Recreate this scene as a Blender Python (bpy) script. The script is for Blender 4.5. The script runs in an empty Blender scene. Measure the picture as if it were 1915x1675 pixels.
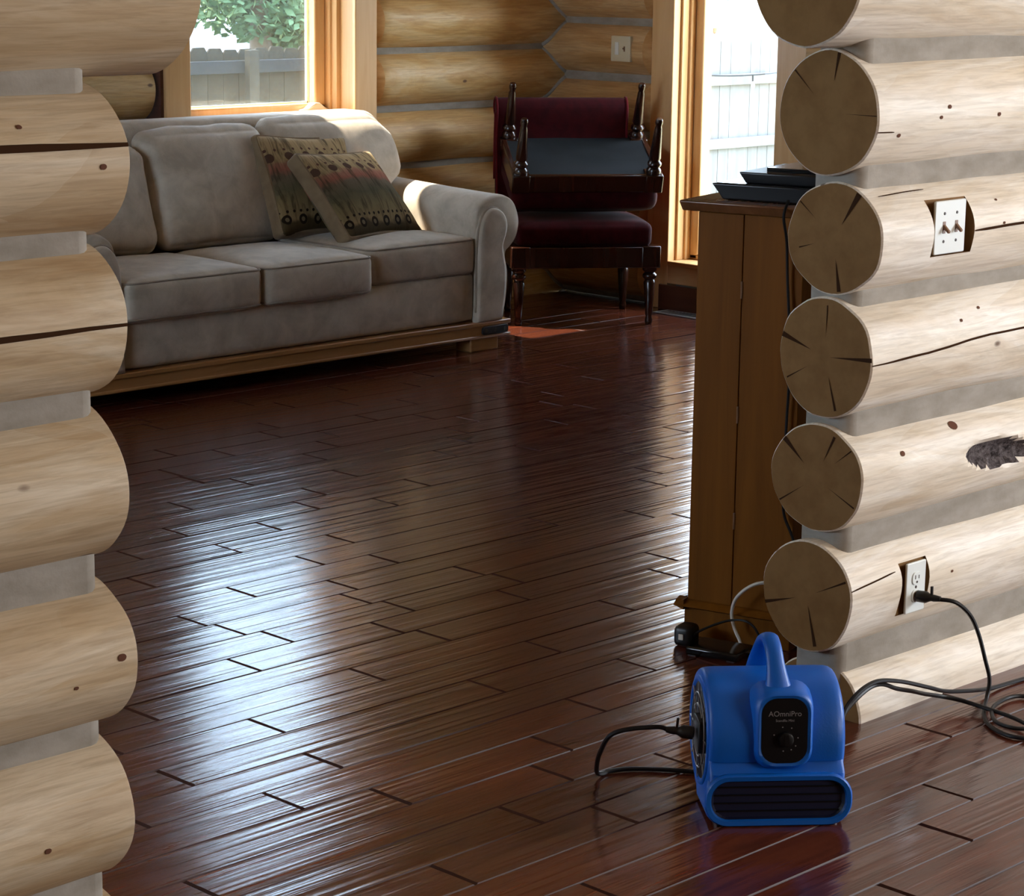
import bpy, bmesh, math, random
from mathutils import Vector, Matrix, noise
random.seed(7)
S = bpy.context.scene
COL = S.collection
PI = math.pi

# ------------------------------------------------------------------ camera, sky, sun, window light, exposure
CAM_H = 1.65
def make_camera():
    yaw, pitch, roll = math.radians(44.52286), math.radians(12.04604), math.radians(0.75674)
    f = Vector((math.cos(yaw)*math.cos(pitch), math.sin(yaw)*math.cos(pitch), -math.sin(pitch)))
    r = Vector((math.sin(yaw), -math.cos(yaw), 0)); u = r.cross(f)
    r2 = math.cos(roll)*r + math.sin(roll)*u; u2 = -math.sin(roll)*r + math.cos(roll)*u
    c = bpy.data.cameras.new('camera'); c.lens = 82.9827; c.sensor_width = 36; c.sensor_fit = 'HORIZONTAL'
    c.clip_start = 0.05; c.clip_end = 200
    o = bpy.data.objects.new('camera', c); COL.objects.link(o)
    M = Matrix.Identity(4)
    for i in range(3):
        M[i][0] = r2[i]; M[i][1] = u2[i]; M[i][2] = -f[i]
    M[0][3], M[1][3], M[2][3] = 0, 0, CAM_H
    o.matrix_world = M; S.camera = o
make_camera()

w = bpy.data.worlds.new('sky'); S.world = w; w.use_nodes = True
bg = w.node_tree.nodes['Background']
bg.inputs[0].default_value = (0.64, 0.81, 1.0, 1); bg.inputs[1].default_value = 15.0

def lamp(name, kind, energy, color, loc, direction, size=(1, 1)):
    l = bpy.data.lights.new(name, kind); l.energy = energy; l.color = color
    if kind == 'AREA':
        l.shape = 'RECTANGLE'; l.size, l.size_y = size
    o = bpy.data.objects.new(name, l); COL.objects.link(o)
    o.location = loc; o.rotation_euler = Vector(direction).to_track_quat('-Z', 'Y').to_euler()
    return o
sun = lamp('sun', 'SUN', 40.0, (1.0, 0.88, 0.70), (4, 12, 9), (0.38, -0.6, -1.25)); sun.data.angle = 0.012
# daylight through the camera room's right window (out of view), then two added lamps
lamp('daylight_camera_room', 'AREA', 160, (0.97, 0.98, 1.0), (7.9, -0.3, 1.75), (-1, 0.5, -0.1), (1.7, 1.4))
lamp('fill_camera_room_back', 'AREA', 108, (1.0, 0.96, 0.90), (4.9, -2.85, 1.75), (-0.12, 1, -0.05), (2.0, 1.3))  # added frontal fill, no window stands behind it
lamp('side_window_boost', 'AREA', 110, (0.88, 0.94, 1.0), (9.5, 5.7, 2.45), (-1, 0.95, -0.55), (1.2, 1.2))  # lamp added outside, above view, to strengthen the side window's daylight
S.view_settings.view_transform = 'Standard'; S.view_settings.look = 'None'
S.view_settings.gamma = 1; S.view_settings.use_curve_mapping = False
S.view_settings.exposure = 0.0
S.cycles.max_bounces = 10; S.cycles.diffuse_bounces = 5; S.cycles.glossy_bounces = 4
S.cycles.transparent_max_bounces = 12; S.cycles.use_denoising = True
S.cycles.sample_clamp_indirect = 6; S.cycles.caustics_reflective = False; S.cycles.caustics_refractive = False

# ------------------------------------------------------------------ mesh helpers
class MB:
    def __init__(s): s.v = []; s.f = []; s.m = []
    def add(s, vs, fs, mi=0, M=None):
        b = len(s.v)
        for p in vs:
            p = Vector(p); s.v.append(M @ p if M else p)
        for f in fs: s.f.append([b+i for i in f]); s.m.append(mi)
        return b
    def box(s, x0, y0, z0, x1, y1, z1, mi=0, M=None):
        vs = [(x, y, z) for x in (x0, x1) for y in (y0, y1) for z in (z0, z1)]
        s.add(vs, [(0,1,3,2),(4,6,7,5),(0,4,5,1),(2,3,7,6),(0,2,6,4),(1,5,7,3)], mi, M)
    def tube(s, pts, r, seg=10, mi=0, M=None, cap=True, closed=False):
        pts = [Vector(p) for p in pts]; n = len(pts); rings = []
        rr = r if isinstance(r, (list, tuple)) else [r]*n
        up = None; vs = []; fs = []
        for i in range(n):
            if closed: t = (pts[(i+1) % n]-pts[i-1])
            else: t = pts[min(i+1, n-1)]-pts[max(i-1, 0)]
            t = t.normalized() if t.length > 1e-9 else Vector((0, 0, 1))
            if up is None: up = Vector((0, 0, 1)) if abs(t.z) < 0.9 else Vector((1, 0, 0))
            a = (up-t*up.dot(t)); a = a.normalized() if a.length > 1e-6 else t.orthogonal().normalized()
            b = t.cross(a); up = a
            for k in range(seg):
                q = 2*PI*k/seg; vs.append(pts[i]+rr[i]*(math.cos(q)*a+math.sin(q)*b))
        m = n if closed else n-1
        for i in range(m):
            for k in range(seg):
                j = (i+1) % n
                fs.append((i*seg+k, i*seg+(k+1) % seg, j*seg+(k+1) % seg, j*seg+k))
        if cap and not closed:
            fs.append(tuple(range(seg-1, -1, -1))); fs.append(tuple(range((n-1)*seg, n*seg)))
        s.add(vs, fs, mi, M)
    def lathe(s, prof, seg=20, mi=0, M=None, cap=True):
        vs = []; fs = []
        for (r, z) in prof:
            for k in range(seg):
                q = 2*PI*k/seg; vs.append((r*math.cos(q), r*math.sin(q), z))
        for i in range(len(prof)-1):
            for k in range(seg):
                fs.append((i*seg+k, i*seg+(k+1) % seg, (i+1)*seg+(k+1) % seg, (i+1)*seg+k))
        if cap:
            fs.append(tuple(range(seg-1, -1, -1))); n = len(prof); fs.append(tuple(range((n-1)*seg, n*seg)))
        s.add(vs, fs, mi, M)
    def prism(s, poly, a, b, axis='y', mi=0, M=None):
        # extrude a 2D polygon between a and b along the axis; poly coords are the other two axes in order
        n = len(poly); vs = []
        for c in (a, b):
            for (p, q) in poly:
                vs.append({'x': (c, p, q), 'y': (p, c, q), 'z': (p, q, c)}[axis])
        fs = [tuple(range(n)), tuple(range(2*n-1, n-1, -1))]
        for i in range(n): fs.append((i, i+n, (i+1) % n+n, (i+1) % n))
        s.add(vs, fs, mi, M)
    def build(s, name, mats, parent=None, smooth=False, bevel=0, seg=2, angle=40, sub=0):
        me = bpy.data.meshes.new(name); me.from_pydata([tuple(p) for p in s.v], [], s.f)
        mats = mats if isinstance(mats, (list, tuple)) else [mats]
        for m in mats: me.materials.append(m)
        me.polygons.foreach_set('material_index', s.m)
        bm = bmesh.new(); bm.from_mesh(me); bmesh.ops.recalc_face_normals(bm, faces=bm.faces); bm.to_mesh(me); bm.free()
        o = bpy.data.objects.new(name, me); COL.objects.link(o)
        if parent: o.parent = parent
        if bevel:
            b = o.modifiers.new('bevel', 'BEVEL'); b.width = bevel; b.segments = seg; b.limit_method = 'ANGLE'; b.angle_limit = math.radians(angle)
            smooth = True
        if sub:
            q = o.modifiers.new('sub', 'SUBSURF'); q.levels = sub; q.render_levels = sub
        if smooth:
            me.polygons.foreach_set('use_smooth', [True]*len(me.polygons))
            me.set_sharp_from_angle(angle=math.radians(angle))
        me.update()
        return o
def catmull(pts, n=8, closed=False):
    P = [Vector(p) for p in pts]; out = []; N = len(P)
    for i in range(N if closed else N-1):
        g = (lambda k: P[k % N]) if closed else (lambda k: P[max(0, min(N-1, k))])
        a, b, c, d = g(i-1), g(i), g(i+1), g(i+2)
        for j in range(n):
            t = j/n
            out.append(0.5*((2*b)+(c-a)*t+(2*a-5*b+4*c-d)*t*t+(3*b-a-3*c+d)*t**3))
    if not closed: out.append(P[-1])
    return out
def empty(name, loc=(0, 0, 0), rz=0):
    o = bpy.data.objects.new(name, None); o.empty_display_size = 0.1; COL.objects.link(o)
    o.location = loc; o.rotation_euler = (0, 0, rz); return o
def tag(o, label, cat, group=None):
    o['label'] = label; o['category'] = cat
    if group: o['group'] = group
    return o
def struct(o): o['kind'] = 'structure'; return o
def rounded(w, h, r, n=6):
    out = []
    for (cx, cy, a0) in ((w-r, h-r, 0), (-w+r, h-r, 90), (-w+r, -h+r, 180), (w-r, -h+r, 270)):
        for k in range(n+1):
            a = math.radians(a0+90*k/n); out.append((cx+r*math.cos(a), cy+r*math.sin(a)))
    return out
def puff_box(a, b, c, r, px=0, py=0, pz=0, n=14, wob=0, seed=0, lean=None):
    """rounded, puffed cushion: half sizes a, b, c; corner radius r; outward bulge of the x, y and z faces"""
    m = MB(); idx = {}; A = (a, b, c)
    def coords(h):
        t = [-1+2*i/n for i in range(n+1)]
        return [h*(math.sin(x*PI/2)*0.55+0.45*x) for x in t]
    cs = [coords(a), coords(b), coords(c)]
    def vert(i, j, k):
        key = (i, j, k)
        if key in idx: return idx[key]
        p = Vector((cs[0][i], cs[1][j], cs[2][k]))
        q = Vector([max(-(A[t]-r), min(A[t]-r, p[t])) for t in range(3)])
        d = p-q
        p2 = q+d.normalized()*r if d.length > 1e-9 else p
        u, v, ww = p.x/a, p.y/b, p.z/c
        g = lambda s, t: max(0, 1-s*s)**0.8*max(0, 1-t*t)**0.8
        p2.x += px*u*g(v, ww); p2.y += py*v*g(u, ww); p2.z += pz*ww*g(u, v)
        if wob:
            nz = noise.noise(Vector((p.x*6+seed*3.1, p.y*6, p.z*6)))*0.7+noise.noise(Vector((p.x*15+seed, p.y*15, p.z*15)))*0.3
            p2 += d.normalized()*nz*wob if d.length > 1e-9 else Vector((0, 0, 0))
        if lean: p2 = lean(p2)
        idx[key] = len(m.v); m.v.append(p2); return idx[key]
    for ax in range(3):
        o1, o2 = [(1, 2), (0, 2), (0, 1)][ax]
        for side in (0, n):
            for i in range(n):
                for j in range(n):
                    q = []
                    for (di, dj) in ((0, 0), (1, 0), (1, 1), (0, 1)):
                        t = [0, 0, 0]; t[ax] = side; t[o1] = i+di; t[o2] = j+dj; q.append(vert(*t))
                    m.f.append(q); m.m.append(0)
    return m

# ------------------------------------------------------------------ materials
def mat(name, color=(0.5, 0.5, 0.5), rough=0.5, spec=0.5, metal=0, coat=0):
    m = bpy.data.materials.new(name); m.use_nodes = True
    b = m.node_tree.nodes['Principled BSDF']
    b.inputs['Base Color'].default_value = (*color, 1); b.inputs['Roughness'].default_value = rough
    b.inputs['Specular IOR Level'].default_value = spec; b.inputs['Metallic'].default_value = metal
    b.inputs['Coat Weight'].default_value = coat; b.inputs['Coat Roughness'].default_value = 0.15
    return m
class NT:
    def __init__(s, m): s.t = m.node_tree; s.b = s.t.nodes['Principled BSDF']
    def n(s, typ, **kw):
        x = s.t.nodes.new(typ)
        for k, v in kw.items(): setattr(x, k, v)
        return x
    def l(s, a, b): s.t.links.new(a, b)
    def coords(s, scale, kind='Object', rot=(0, 0, 0)):
        tc = s.n('ShaderNodeTexCoord'); mp = s.n('ShaderNodeMapping')
        mp.inputs['Scale'].default_value = scale; mp.inputs['Rotation'].default_value = rot
        s.l(tc.outputs[kind], mp.inputs[0]); return mp.outputs[0]
    def noise(s, vec, scale=1, detail=4, rough=0.55, dist=0):
        x = s.n('ShaderNodeTexNoise'); x.inputs['Scale'].default_value = scale; x.inputs['Detail'].default_value = detail
        x.inputs['Roughness'].default_value = rough; x.inputs['Distortion'].default_value = dist
        s.l(vec, x.inputs['Vector']); return x.outputs['Fac']
    def ramp(s, fac, stops, interp='LINEAR'):
        x = s.n('ShaderNodeValToRGB'); x.color_ramp.interpolation = interp
        el = x.color_ramp.elements
        while len(el) > 1: el.remove(el[-1])
        for i, (p, c) in enumerate(stops):
            e = el[0] if i == 0 else el.new(p)
            e.position = p; e.color = (*c, 1) if len(c) == 3 else c
        s.l(fac, x.inputs[0]); return x.outputs[0]
    def mix(s, fac, a, b, mode='MIX'):
        x = s.n('ShaderNodeMix', data_type='RGBA', blend_type=mode)
        for sock, v in ((x.inputs[0], fac), (x.inputs[6], a), (x.inputs[7], b)):
            if hasattr(v, 'links') or hasattr(v, 'node'): s.l(v, sock)
            elif isinstance(v, (int, float)): sock.default_value = v
            else: sock.default_value = (*v, 1)
        return x.outputs[2]
    def math(s, op, a, b=0.0, clamp=False):
        x = s.n('ShaderNodeMath', operation=op); x.use_clamp = clamp
        for sock, v in ((x.inputs[0], a), (x.inputs[1], b)):
            if isinstance(v, (int, float)): sock.default_value = v
            else: s.l(v, sock)
        return x.outputs[0]
    def bump(s, h, strength=0.3, dist=0.01, sock='Normal'):
        x = s.n('ShaderNodeBump'); x.inputs['Strength'].default_value = strength; x.inputs['Distance'].default_value = dist
        s.l(h, x.inputs['Height']); s.l(x.outputs[0], s.b.inputs[sock]); return x
    def col(s, c): s.l(c, s.b.inputs['Base Color'])

def log_material(name, along, c0, c1, c2, knots=True):
    m = mat(name, rough=0.5, spec=0.35); t = NT(m)
    sc = {'x': (1.0, 5.0, 5.0), 'y': (5.0, 1.0, 5.0)}[along]
    v = t.coords(sc)
    a = t.noise(v, 1.6, 5, 0.6, 1.2)
    c = t.ramp(a, [(0.30, c1), (0.47, c0), (0.58, c2), (0.72, c0)])
    vv = t.n('ShaderNodeTexVoronoi'); vv.inputs['Scale'].default_value = 1.0
    wv = t.n('ShaderNodeMix', data_type='VECTOR'); wv.inputs[0].default_value = 0.18
    wn = t.n('ShaderNodeTexNoise'); wn.inputs['Scale'].default_value = 2.5; t.l(v, wn.inputs['Vector'])
    fv = t.coords(tuple(q*(2.6 if q < 2 else 3.0) for q in sc)); t.l(fv, wv.inputs[4]); t.l(wn.outputs['Color'], wv.inputs[5]); t.l(wv.outputs[1], vv.inputs['Vector'])
    cell = t.n('ShaderNodeSeparateColor'); t.l(vv.outputs['Color'], cell.inputs[0])
    c = t.mix(t.ramp(cell.outputs[0], [(0.5, (0, 0, 0)), (0.8, (0.34, 0.34, 0.34))]), c, c2)
    c = t.mix(t.ramp(cell.outputs[1], [(0.55, (0, 0, 0)), (0.85, (0.28, 0.28, 0.28))]), c, c1)
    g = t.noise(t.coords(tuple(q*(3 if q < 2 else 9) for q in sc)), 2.2, 6, 0.65, 0.6)
    c = t.mix(t.ramp(g, [(0.42, (0, 0, 0)), (0.68, (0.5, 0.5, 0.5))]), c, tuple(q*0.62 for q in c1))
    if knots:
        kv = t.n('ShaderNodeTexVoronoi'); kv.inputs['Scale'].default_value = 1.0
        t.l(t.coords(tuple(q*(3.3 if q < 2 else 1.3) for q in sc)), kv.inputs['Vector'])
        k = t.ramp(kv.outputs['Distance'], [(0.0, (1, 1, 1)), (0.035, (0.9, 0.9, 0.9)), (0.06, (0, 0, 0))])
        c = t.mix(k, c, (0.12, 0.06, 0.03))
    t.col(c); t.bump(a, 0.25, 0.01)
    return m
M_LOGX = log_material('peeled_log', 'x', (0.57, 0.435, 0.275), (0.45, 0.305, 0.165), (0.65, 0.545, 0.395))
M_LOGXB = log_material('warm_shade_log', 'x', (0.60, 0.38, 0.155), (0.46, 0.25, 0.08), (0.66, 0.48, 0.25))  # orange-brown of warm shade and bounced light put into the log colour
M_LOGYB = log_material('warm_shade_log_side', 'y', (0.56, 0.34, 0.15), (0.42, 0.23, 0.08), (0.62, 0.42, 0.22))  # same warm shade in the colour, for logs along y
M_END = mat('log_end_grain', rough=0.75, spec=0.2)
t = NT(M_END); nz = t.noise(t.coords((9, 9, 9)), 1.5, 5, 0.6)
t.col(t.ramp(nz, [(0.35, (0.19, 0.095, 0.028)), (0.6, (0.235, 0.125, 0.043))])); t.bump(nz, 0.2, 0.004)
M_CUT = mat('cut_log_face', rough=0.6, spec=0.3)
t = NT(M_CUT); nz = t.noise(t.coords((6, 6, 20)), 2, 5); t.col(t.ramp(nz, [(0.35, (0.52, 0.27, 0.09)), (0.65, (0.64, 0.37, 0.15))]))
M_CRACK = mat('crack', (0.045, 0.022, 0.012), 0.95, 0.0)
M_KNOT = mat('knot', (0.12, 0.05, 0.03), 0.8, 0.1)
M_BARK = mat('bark', rough=0.95, spec=0.1)
t = NT(M_BARK); nz = t.noise(t.coords((40, 40, 60)), 1.2, 6, 0.7); t.col(t.ramp(nz, [(0.35, (0.03, 0.022, 0.022)), (0.6, (0.2, 0.17, 0.17)), (0.75, (0.32, 0.28, 0.28))])); t.bump(nz, 1.0, 0.02)
M_CHINK = mat('mortar_chinking', rough=0.9, spec=0.2)
t = NT(M_CHINK); nz = t.noise(t.coords((4, 4, 9)), 3, 5); t.col(t.ramp(nz, [(0.3, (0.25, 0.225, 0.19)), (0.7, (0.35, 0.32, 0.28))])); t.bump(t.noise(t.coords((60, 60, 60)), 1, 3), 0.3, 0.003)

def wood(name, c0, c1, along='z', rough=0.35, scale=1.0, spec=0.5, coat=0.0):
    m = mat(name, rough=rough, spec=spec, coat=coat); t = NT(m)
    s = {'x': (1.2, 18, 18), 'y': (18, 1.2, 18), 'z': (18, 18, 1.2)}[along]
    a = t.noise(t.coords(tuple(q*scale for q in s)), 1.5, 5, 0.6, 0.7)
    t.col(t.ramp(a, [(0.32, c0), (0.68, c1)])); t.bump(a, 0.08, 0.003)
    return m
M_FIR = wood('fir_trim', (0.58, 0.33, 0.13), (0.66, 0.41, 0.19), 'z', 0.33)
M_FIRX = wood('fir_trim_flat', (0.58, 0.33, 0.13), (0.66, 0.41, 0.19), 'x', 0.33)
M_FIRY = wood('fir_trim_side', (0.58, 0.33, 0.13), (0.66, 0.41, 0.19), 'y', 0.33)
M_CAB = wood('stained_cabinet', (0.125, 0.040, 0.003), (0.175, 0.058, 0.005), 'z', 0.6, 0.8, 0.12)
M_CABTOP = wood('cabinet_top', (0.13, 0.05, 0.02), (0.19, 0.075, 0.03), 'y', 0.22)
M_SOFAWOOD = wood('sofa_plinth', (0.32, 0.15, 0.05), (0.42, 0.21, 0.08), 'x', 0.35)
M_MAHOG = wood('mahogany', (0.016, 0.005, 0.003), (0.035, 0.010, 0.005), 'z', 0.2, 1, 0.4, 0.2)
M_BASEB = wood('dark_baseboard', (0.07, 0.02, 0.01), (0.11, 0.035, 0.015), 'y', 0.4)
M_CEIL = wood('ceiling_boards', (0.50, 0.34, 0.18), (0.6, 0.42, 0.24), 'x', 0.5)
M_WALLP = wood('plain_wall_boards', (0.30, 0.20, 0.11), (0.36, 0.25, 0.15), 'y', 0.6)

def fabric(name, c0, c1, sheen=0.3, scale=14):
    m = mat(name, rough=0.9, spec=0.15); t = NT(m)
    a = t.noise(t.coords((1, 1, 1)), scale, 4, 0.6, 0.4); t.col(t.ramp(a, [(0.35, c0), (0.65, c1)]))
    t.bump(t.noise(t.coords((1, 1, 1)), 350, 2), 0.25, 0.002)
    t.b.inputs['Sheen Weight'].default_value = sheen; t.b.inputs['Sheen Roughness'].default_value = 0.4
    return m
M_SOFA = fabric('beige_microsuede', (0.42, 0.355, 0.28), (0.58, 0.50, 0.405), 0.3, 9)
M_SOFAD = fabric('beige_microsuede_piping', (0.29, 0.235, 0.185), (0.35, 0.29, 0.23))
M_RED = fabric('red_velvet', (0.026, 0.0004, 0.0022), (0.042, 0.0008, 0.003), 0.05, 20)
M_REDD = fabric('dark_red_edge', (0.08, 0.004, 0.007), (0.11, 0.006, 0.01), 0.1, 20)
M_DUST = fabric('black_dust_cover', (0.004, 0.0055, 0.007), (0.006, 0.0085, 0.011), 0.03, 10)
M_TAN = fabric('tan_pillow_band', (0.19, 0.13, 0.075), (0.24, 0.17, 0.10))
M_PLUG = mat('black_plastic', (0.008, 0.008, 0.009), 0.4)
M_CORD = mat('black_cord', (0.007, 0.007, 0.009), 0.45, 0.3)
M_WCORD = mat('white_cord', (0.62, 0.56, 0.48), 0.5)
M_BLKGLOSS = mat('glossy_black', (0.006, 0.006, 0.007), 0.12)
M_PANEL = mat('black_panel', (0.004, 0.004, 0.005), 0.4, 0.25)
M_BLKBOX = mat('black_box', (0.008, 0.008, 0.009), 0.35)
M_PLATE = mat('white_plate', (0.72, 0.76, 0.74), 0.35)
M_PLATE2 = mat('cream_plate', (0.62, 0.56, 0.40), 0.35)
M_SLOT = mat('dark_slot', (0.05, 0.04, 0.035), 0.6)
M_BRASS = mat('brown_toggle', (0.20, 0.10, 0.05), 0.35, 0.5)
M_BLUE = mat('blue_plastic', (0.0, 0.105, 0.50), 0.42, 0.45)
t = NT(M_BLUE); t.bump(t.noise(t.coords((1, 1, 1)), 260, 2), 0.12, 0.002)
M_BLUEIN = mat('blue_plastic_inside', (0.0, 0.003, 0.03), 0.5)
M_METAL = mat('grey_register', (0.28, 0.27, 0.27), 0.35, 0.5, 0.7)
M_WHMETAL = mat('ivory_crank', (0.82, 0.78, 0.68), 0.35)
M_TEXT = mat('silver_print', (0.22, 0.22, 0.24), 0.5)
M_PLATEDK = mat('dark_trim_plate', (0.03, 0.03, 0.04), 0.35, 0.5, 0.3)

# floor: per-plank tint, glossy finish with scraped ripples along the boards
M_FLOOR = mat('hand_scraped_floor', rough=0.27, spec=0.55); t = NT(M_FLOOR)
at = t.n('ShaderNodeAttribute', attribute_name='tint')
g = t.noise(t.coords((2.2, 26, 26)), 1.6, 6, 0.62, 0.8)
c = t.ramp(g, [(0.28, (0.046, 0.0095, 0.005)), (0.5, (0.105, 0.023, 0.010)), (0.72, (0.148, 0.037, 0.016))])
c = t.mix(t.math('MULTIPLY', at.outputs['Fac'], 0.6), c, (0.050, 0.016, 0.010))
blot = t.noise(t.coords((3, 6, 6)), 2.2, 3, 0.5)
c = t.mix(t.ramp(blot, [(0.56, (0, 0, 0)), (0.72, (0.55, 0.55, 0.55))]), c, (0.03, 0.011, 0.008))
t.col(c)
h1 = t.noise(t.coords((0.7, 42, 1)), 1.0, 2, 0.5, 0.3)
h2 = t.noise(t.coords((9, 60, 1)), 1.0, 3, 0.6)
h = t.math('ADD', h1, t.math('MULTIPLY', h2, 0.16))
t.bump(h, 0.5, 0.0032)
t.l(t.ramp(t.noise(t.coords((4, 9, 1)), 2, 3), [(0.3, (0.13, 0.13, 0.13)), (0.7, (0.20, 0.20, 0.20))]), t.b.inputs['Roughness'])
M_EDGE = mat('floor_board_edge', (0.045, 0.013, 0.008), 0.45, 0.2)
M_GROOVE = mat('floor_groove', (0.014, 0.006, 0.004), 0.6, 0.3)

def glass_mat(name, tint=(1, 1, 1), gray=0.0, graycol=(0.5, 0.55, 0.6)):
    m = bpy.data.materials.new(name); m.use_nodes = True; tr = m.node_tree
    for n in list(tr.nodes): tr.nodes.remove(n)
    out = tr.nodes.new('ShaderNodeOutputMaterial'); tb = tr.nodes.new('ShaderNodeBsdfTransparent'); tb.inputs[0].default_value = (*tint, 1)
    if gray:
        mx = tr.nodes.new('ShaderNodeMixShader'); df = tr.nodes.new('ShaderNodeBsdfDiffuse'); df.inputs[0].default_value = (*graycol, 1)
        mx.inputs[0].default_value = gray; tr.links.new(tb.outputs[0], mx.inputs[1]); tr.links.new(df.outputs[0], mx.inputs[2]); tr.links.new(mx.outputs[0], out.inputs[0])
    else:
        gl = tr.nodes.new('ShaderNodeBsdfGlossy'); gl.inputs['Roughness'].default_value = 0.02
        mx = tr.nodes.new('ShaderNodeMixShader'); mx.inputs[0].default_value = 0.04
        tr.links.new(tb.outputs[0], mx.inputs[1]); tr.links.new(gl.outputs[0], mx.inputs[2]); tr.links.new(mx.outputs[0], out.inputs[0])
    return m
M_GLASS = glass_mat('window_glass')
M_SCREEN = glass_mat('insect_screen', (0.96, 0.98, 1.0), 0.30, (0.25, 0.30, 0.31))

# ------------------------------------------------------------------ floor
ROW0, PITCH = 3.327, 0.1245
JOINTS = [(2.60,2.938),(2.82,4.107),(2.88,3.237),(3.0,3.104),(3.03,3.561),(3.14,2.429),(3.14,3.319),(3.26,3.449),(3.265,2.988),(3.39,3.690),(3.39,2.818),(3.47,2.543),(3.51,3.998),(3.52,3.028),(3.63,2.744),(3.66,3.626),(3.76,3.943),(3.77,3.084),(3.86,2.752),(3.88,4.341),(3.9,3.486),(4.0,2.938),(4.0,4.670),(4.03,3.814),(4.15,3.776),(4.15,3.325),(4.276,3.528),(4.39,3.893),(4.5,5.127),(4.51,3.957),(4.53,3.461),(4.635,3.719),(4.64,4.217),(4.73,5.472),(4.76,4.058),(4.87,5.592),(4.88,4.276),(4.9,3.585),(5.0,5.790),(5.01,3.974),(5.12,3.731),(5.127,4.675),(5.13,4.221),(5.25,4.923),(5.255,4.469),(5.26,3.981),(5.38,4.606),(5.38,5.549),(5.5,5.286),(5.51,4.188),(5.51,4.843),(5.62,5.941),(5.64,5.471),(5.63,4.523),(5.745,4.427),(5.75,5.576),(5.755,4.931),(5.88,5.095),(5.88,5.747),(6.0,5.657),(6.0,5.208),(6.126,5.493),(6.13,5.053),(6.256,5.148),(6.257,5.803),(6.36,5.622),(2.48,3.816),(2.27,3.325)]
def build_floor():
    rnd = random.Random(11)
    X0, X1, Y0, Y1 = -1.45, 8.28, -2.9, 8.0
    known = {}
    for (y, x) in JOINTS: known.setdefault(int(math.floor((y-ROW0)/PITCH)), []).append(x)
    vs = []; fs = []; mi = []; tint = []
    k0 = int(math.floor((Y0-ROW0)/PITCH)); k1 = int(math.ceil((Y1-ROW0)/PITCH))
    for k in range(k0, k1):
        ya, yb = ROW0+k*PITCH, ROW0+(k+1)*PITCH
        js = sorted(known.get(k, []))
        if not js: js = [rnd.uniform(2.0, 6.5)]
        while js[-1] < X1: js.append(js[-1]+rnd.choice((0.42, 0.62, 0.95, 1.15))*rnd.uniform(0.9, 1.1))
        while js[0] > X0: js.insert(0, js[0]-rnd.choice((0.45, 0.7, 0.95, 1.1))*rnd.uniform(0.9, 1.1))
        js = [X0]+[j for j in js if X0+0.1 < j < X1-0.1]+[X1]
        for i in range(len(js)-1):
            xa, xb = js[i], js[i+1]; e = 0.0028; ee = 0.0055; d = 0.0042
            dz = rnd.uniform(-0.0006, 0.0006); tl = rnd.uniform(-0.0007, 0.0007); tv = rnd.random()
            ny = 5; ys = [ya+e+(yb-ya-2*e)*q/ny for q in range(ny+1)]
            hz = [dz+tl*(q/ny-0.5)+rnd.uniform(-0.0003, 0.0003) for q in range(ny+1)]
            b = len(vs)
            for q in range(ny+1):
                vs.append((xa+ee, ys[q], hz[q])); vs.append((xb-ee, ys[q], hz[q]))
            for q in range(ny): fs.append((b+2*q, b+2*q+1, b+2*q+3, b+2*q+2)); mi.append(0); tint.append(tv)
            c = len(vs); g = 0.0004
            vs += [(xa+g, ya+g, -d), (xb-g, ya+g, -d), (xb-g, yb-g, -d), (xa+g, yb-g, -d)]
            L, R = b, b+1; TL, TR = b+2*ny, b+2*ny+1
            fs.append((c, c+1, R, L)); fs.append((c+1, c+2, TR)+tuple(b+2*q+1 for q in range(ny-1, -1, -1)))
            fs.append((c+2, c+3, TL, TR)); fs.append((c+3, c, L)+tuple(b+2*q for q in range(1, ny+1)))
            mi += [2]*4; tint += [tv]*4
    b = len(vs); vs += [(X0-0.1, Y0-0.1, -0.004), (X1+0.1, Y0-0.1, -0.004), (X1+0.1, Y1+0.1, -0.004), (X0-0.1, Y1+0.1, -0.004)]
    vs += [(x, y, -0.06) for (x, y, z) in vs[b:b+4]]
    fs += [(b, b+1, b+2, b+3), (b+7, b+6, b+5, b+4), (b, b+4, b+5, b+1), (b+1, b+5, b+6, b+2), (b+2, b+6, b+7, b+3), (b+3, b+7, b+4, b)]; mi += [1]*6; tint += [0]*6
    me = bpy.data.meshes.new('floor'); me.from_pydata(vs, [], fs)
    me.materials.append(M_FLOOR); me.materials.append(M_GROOVE); me.materials.append(M_EDGE); me.polygons.foreach_set('material_index', mi)
    a = me.attributes.new('tint', 'FLOAT', 'FACE'); a.data.foreach_set('value', tint)
    o = bpy.data.objects.new('floor', me); COL.objects.link(o); return struct(o)
build_floor()

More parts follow.
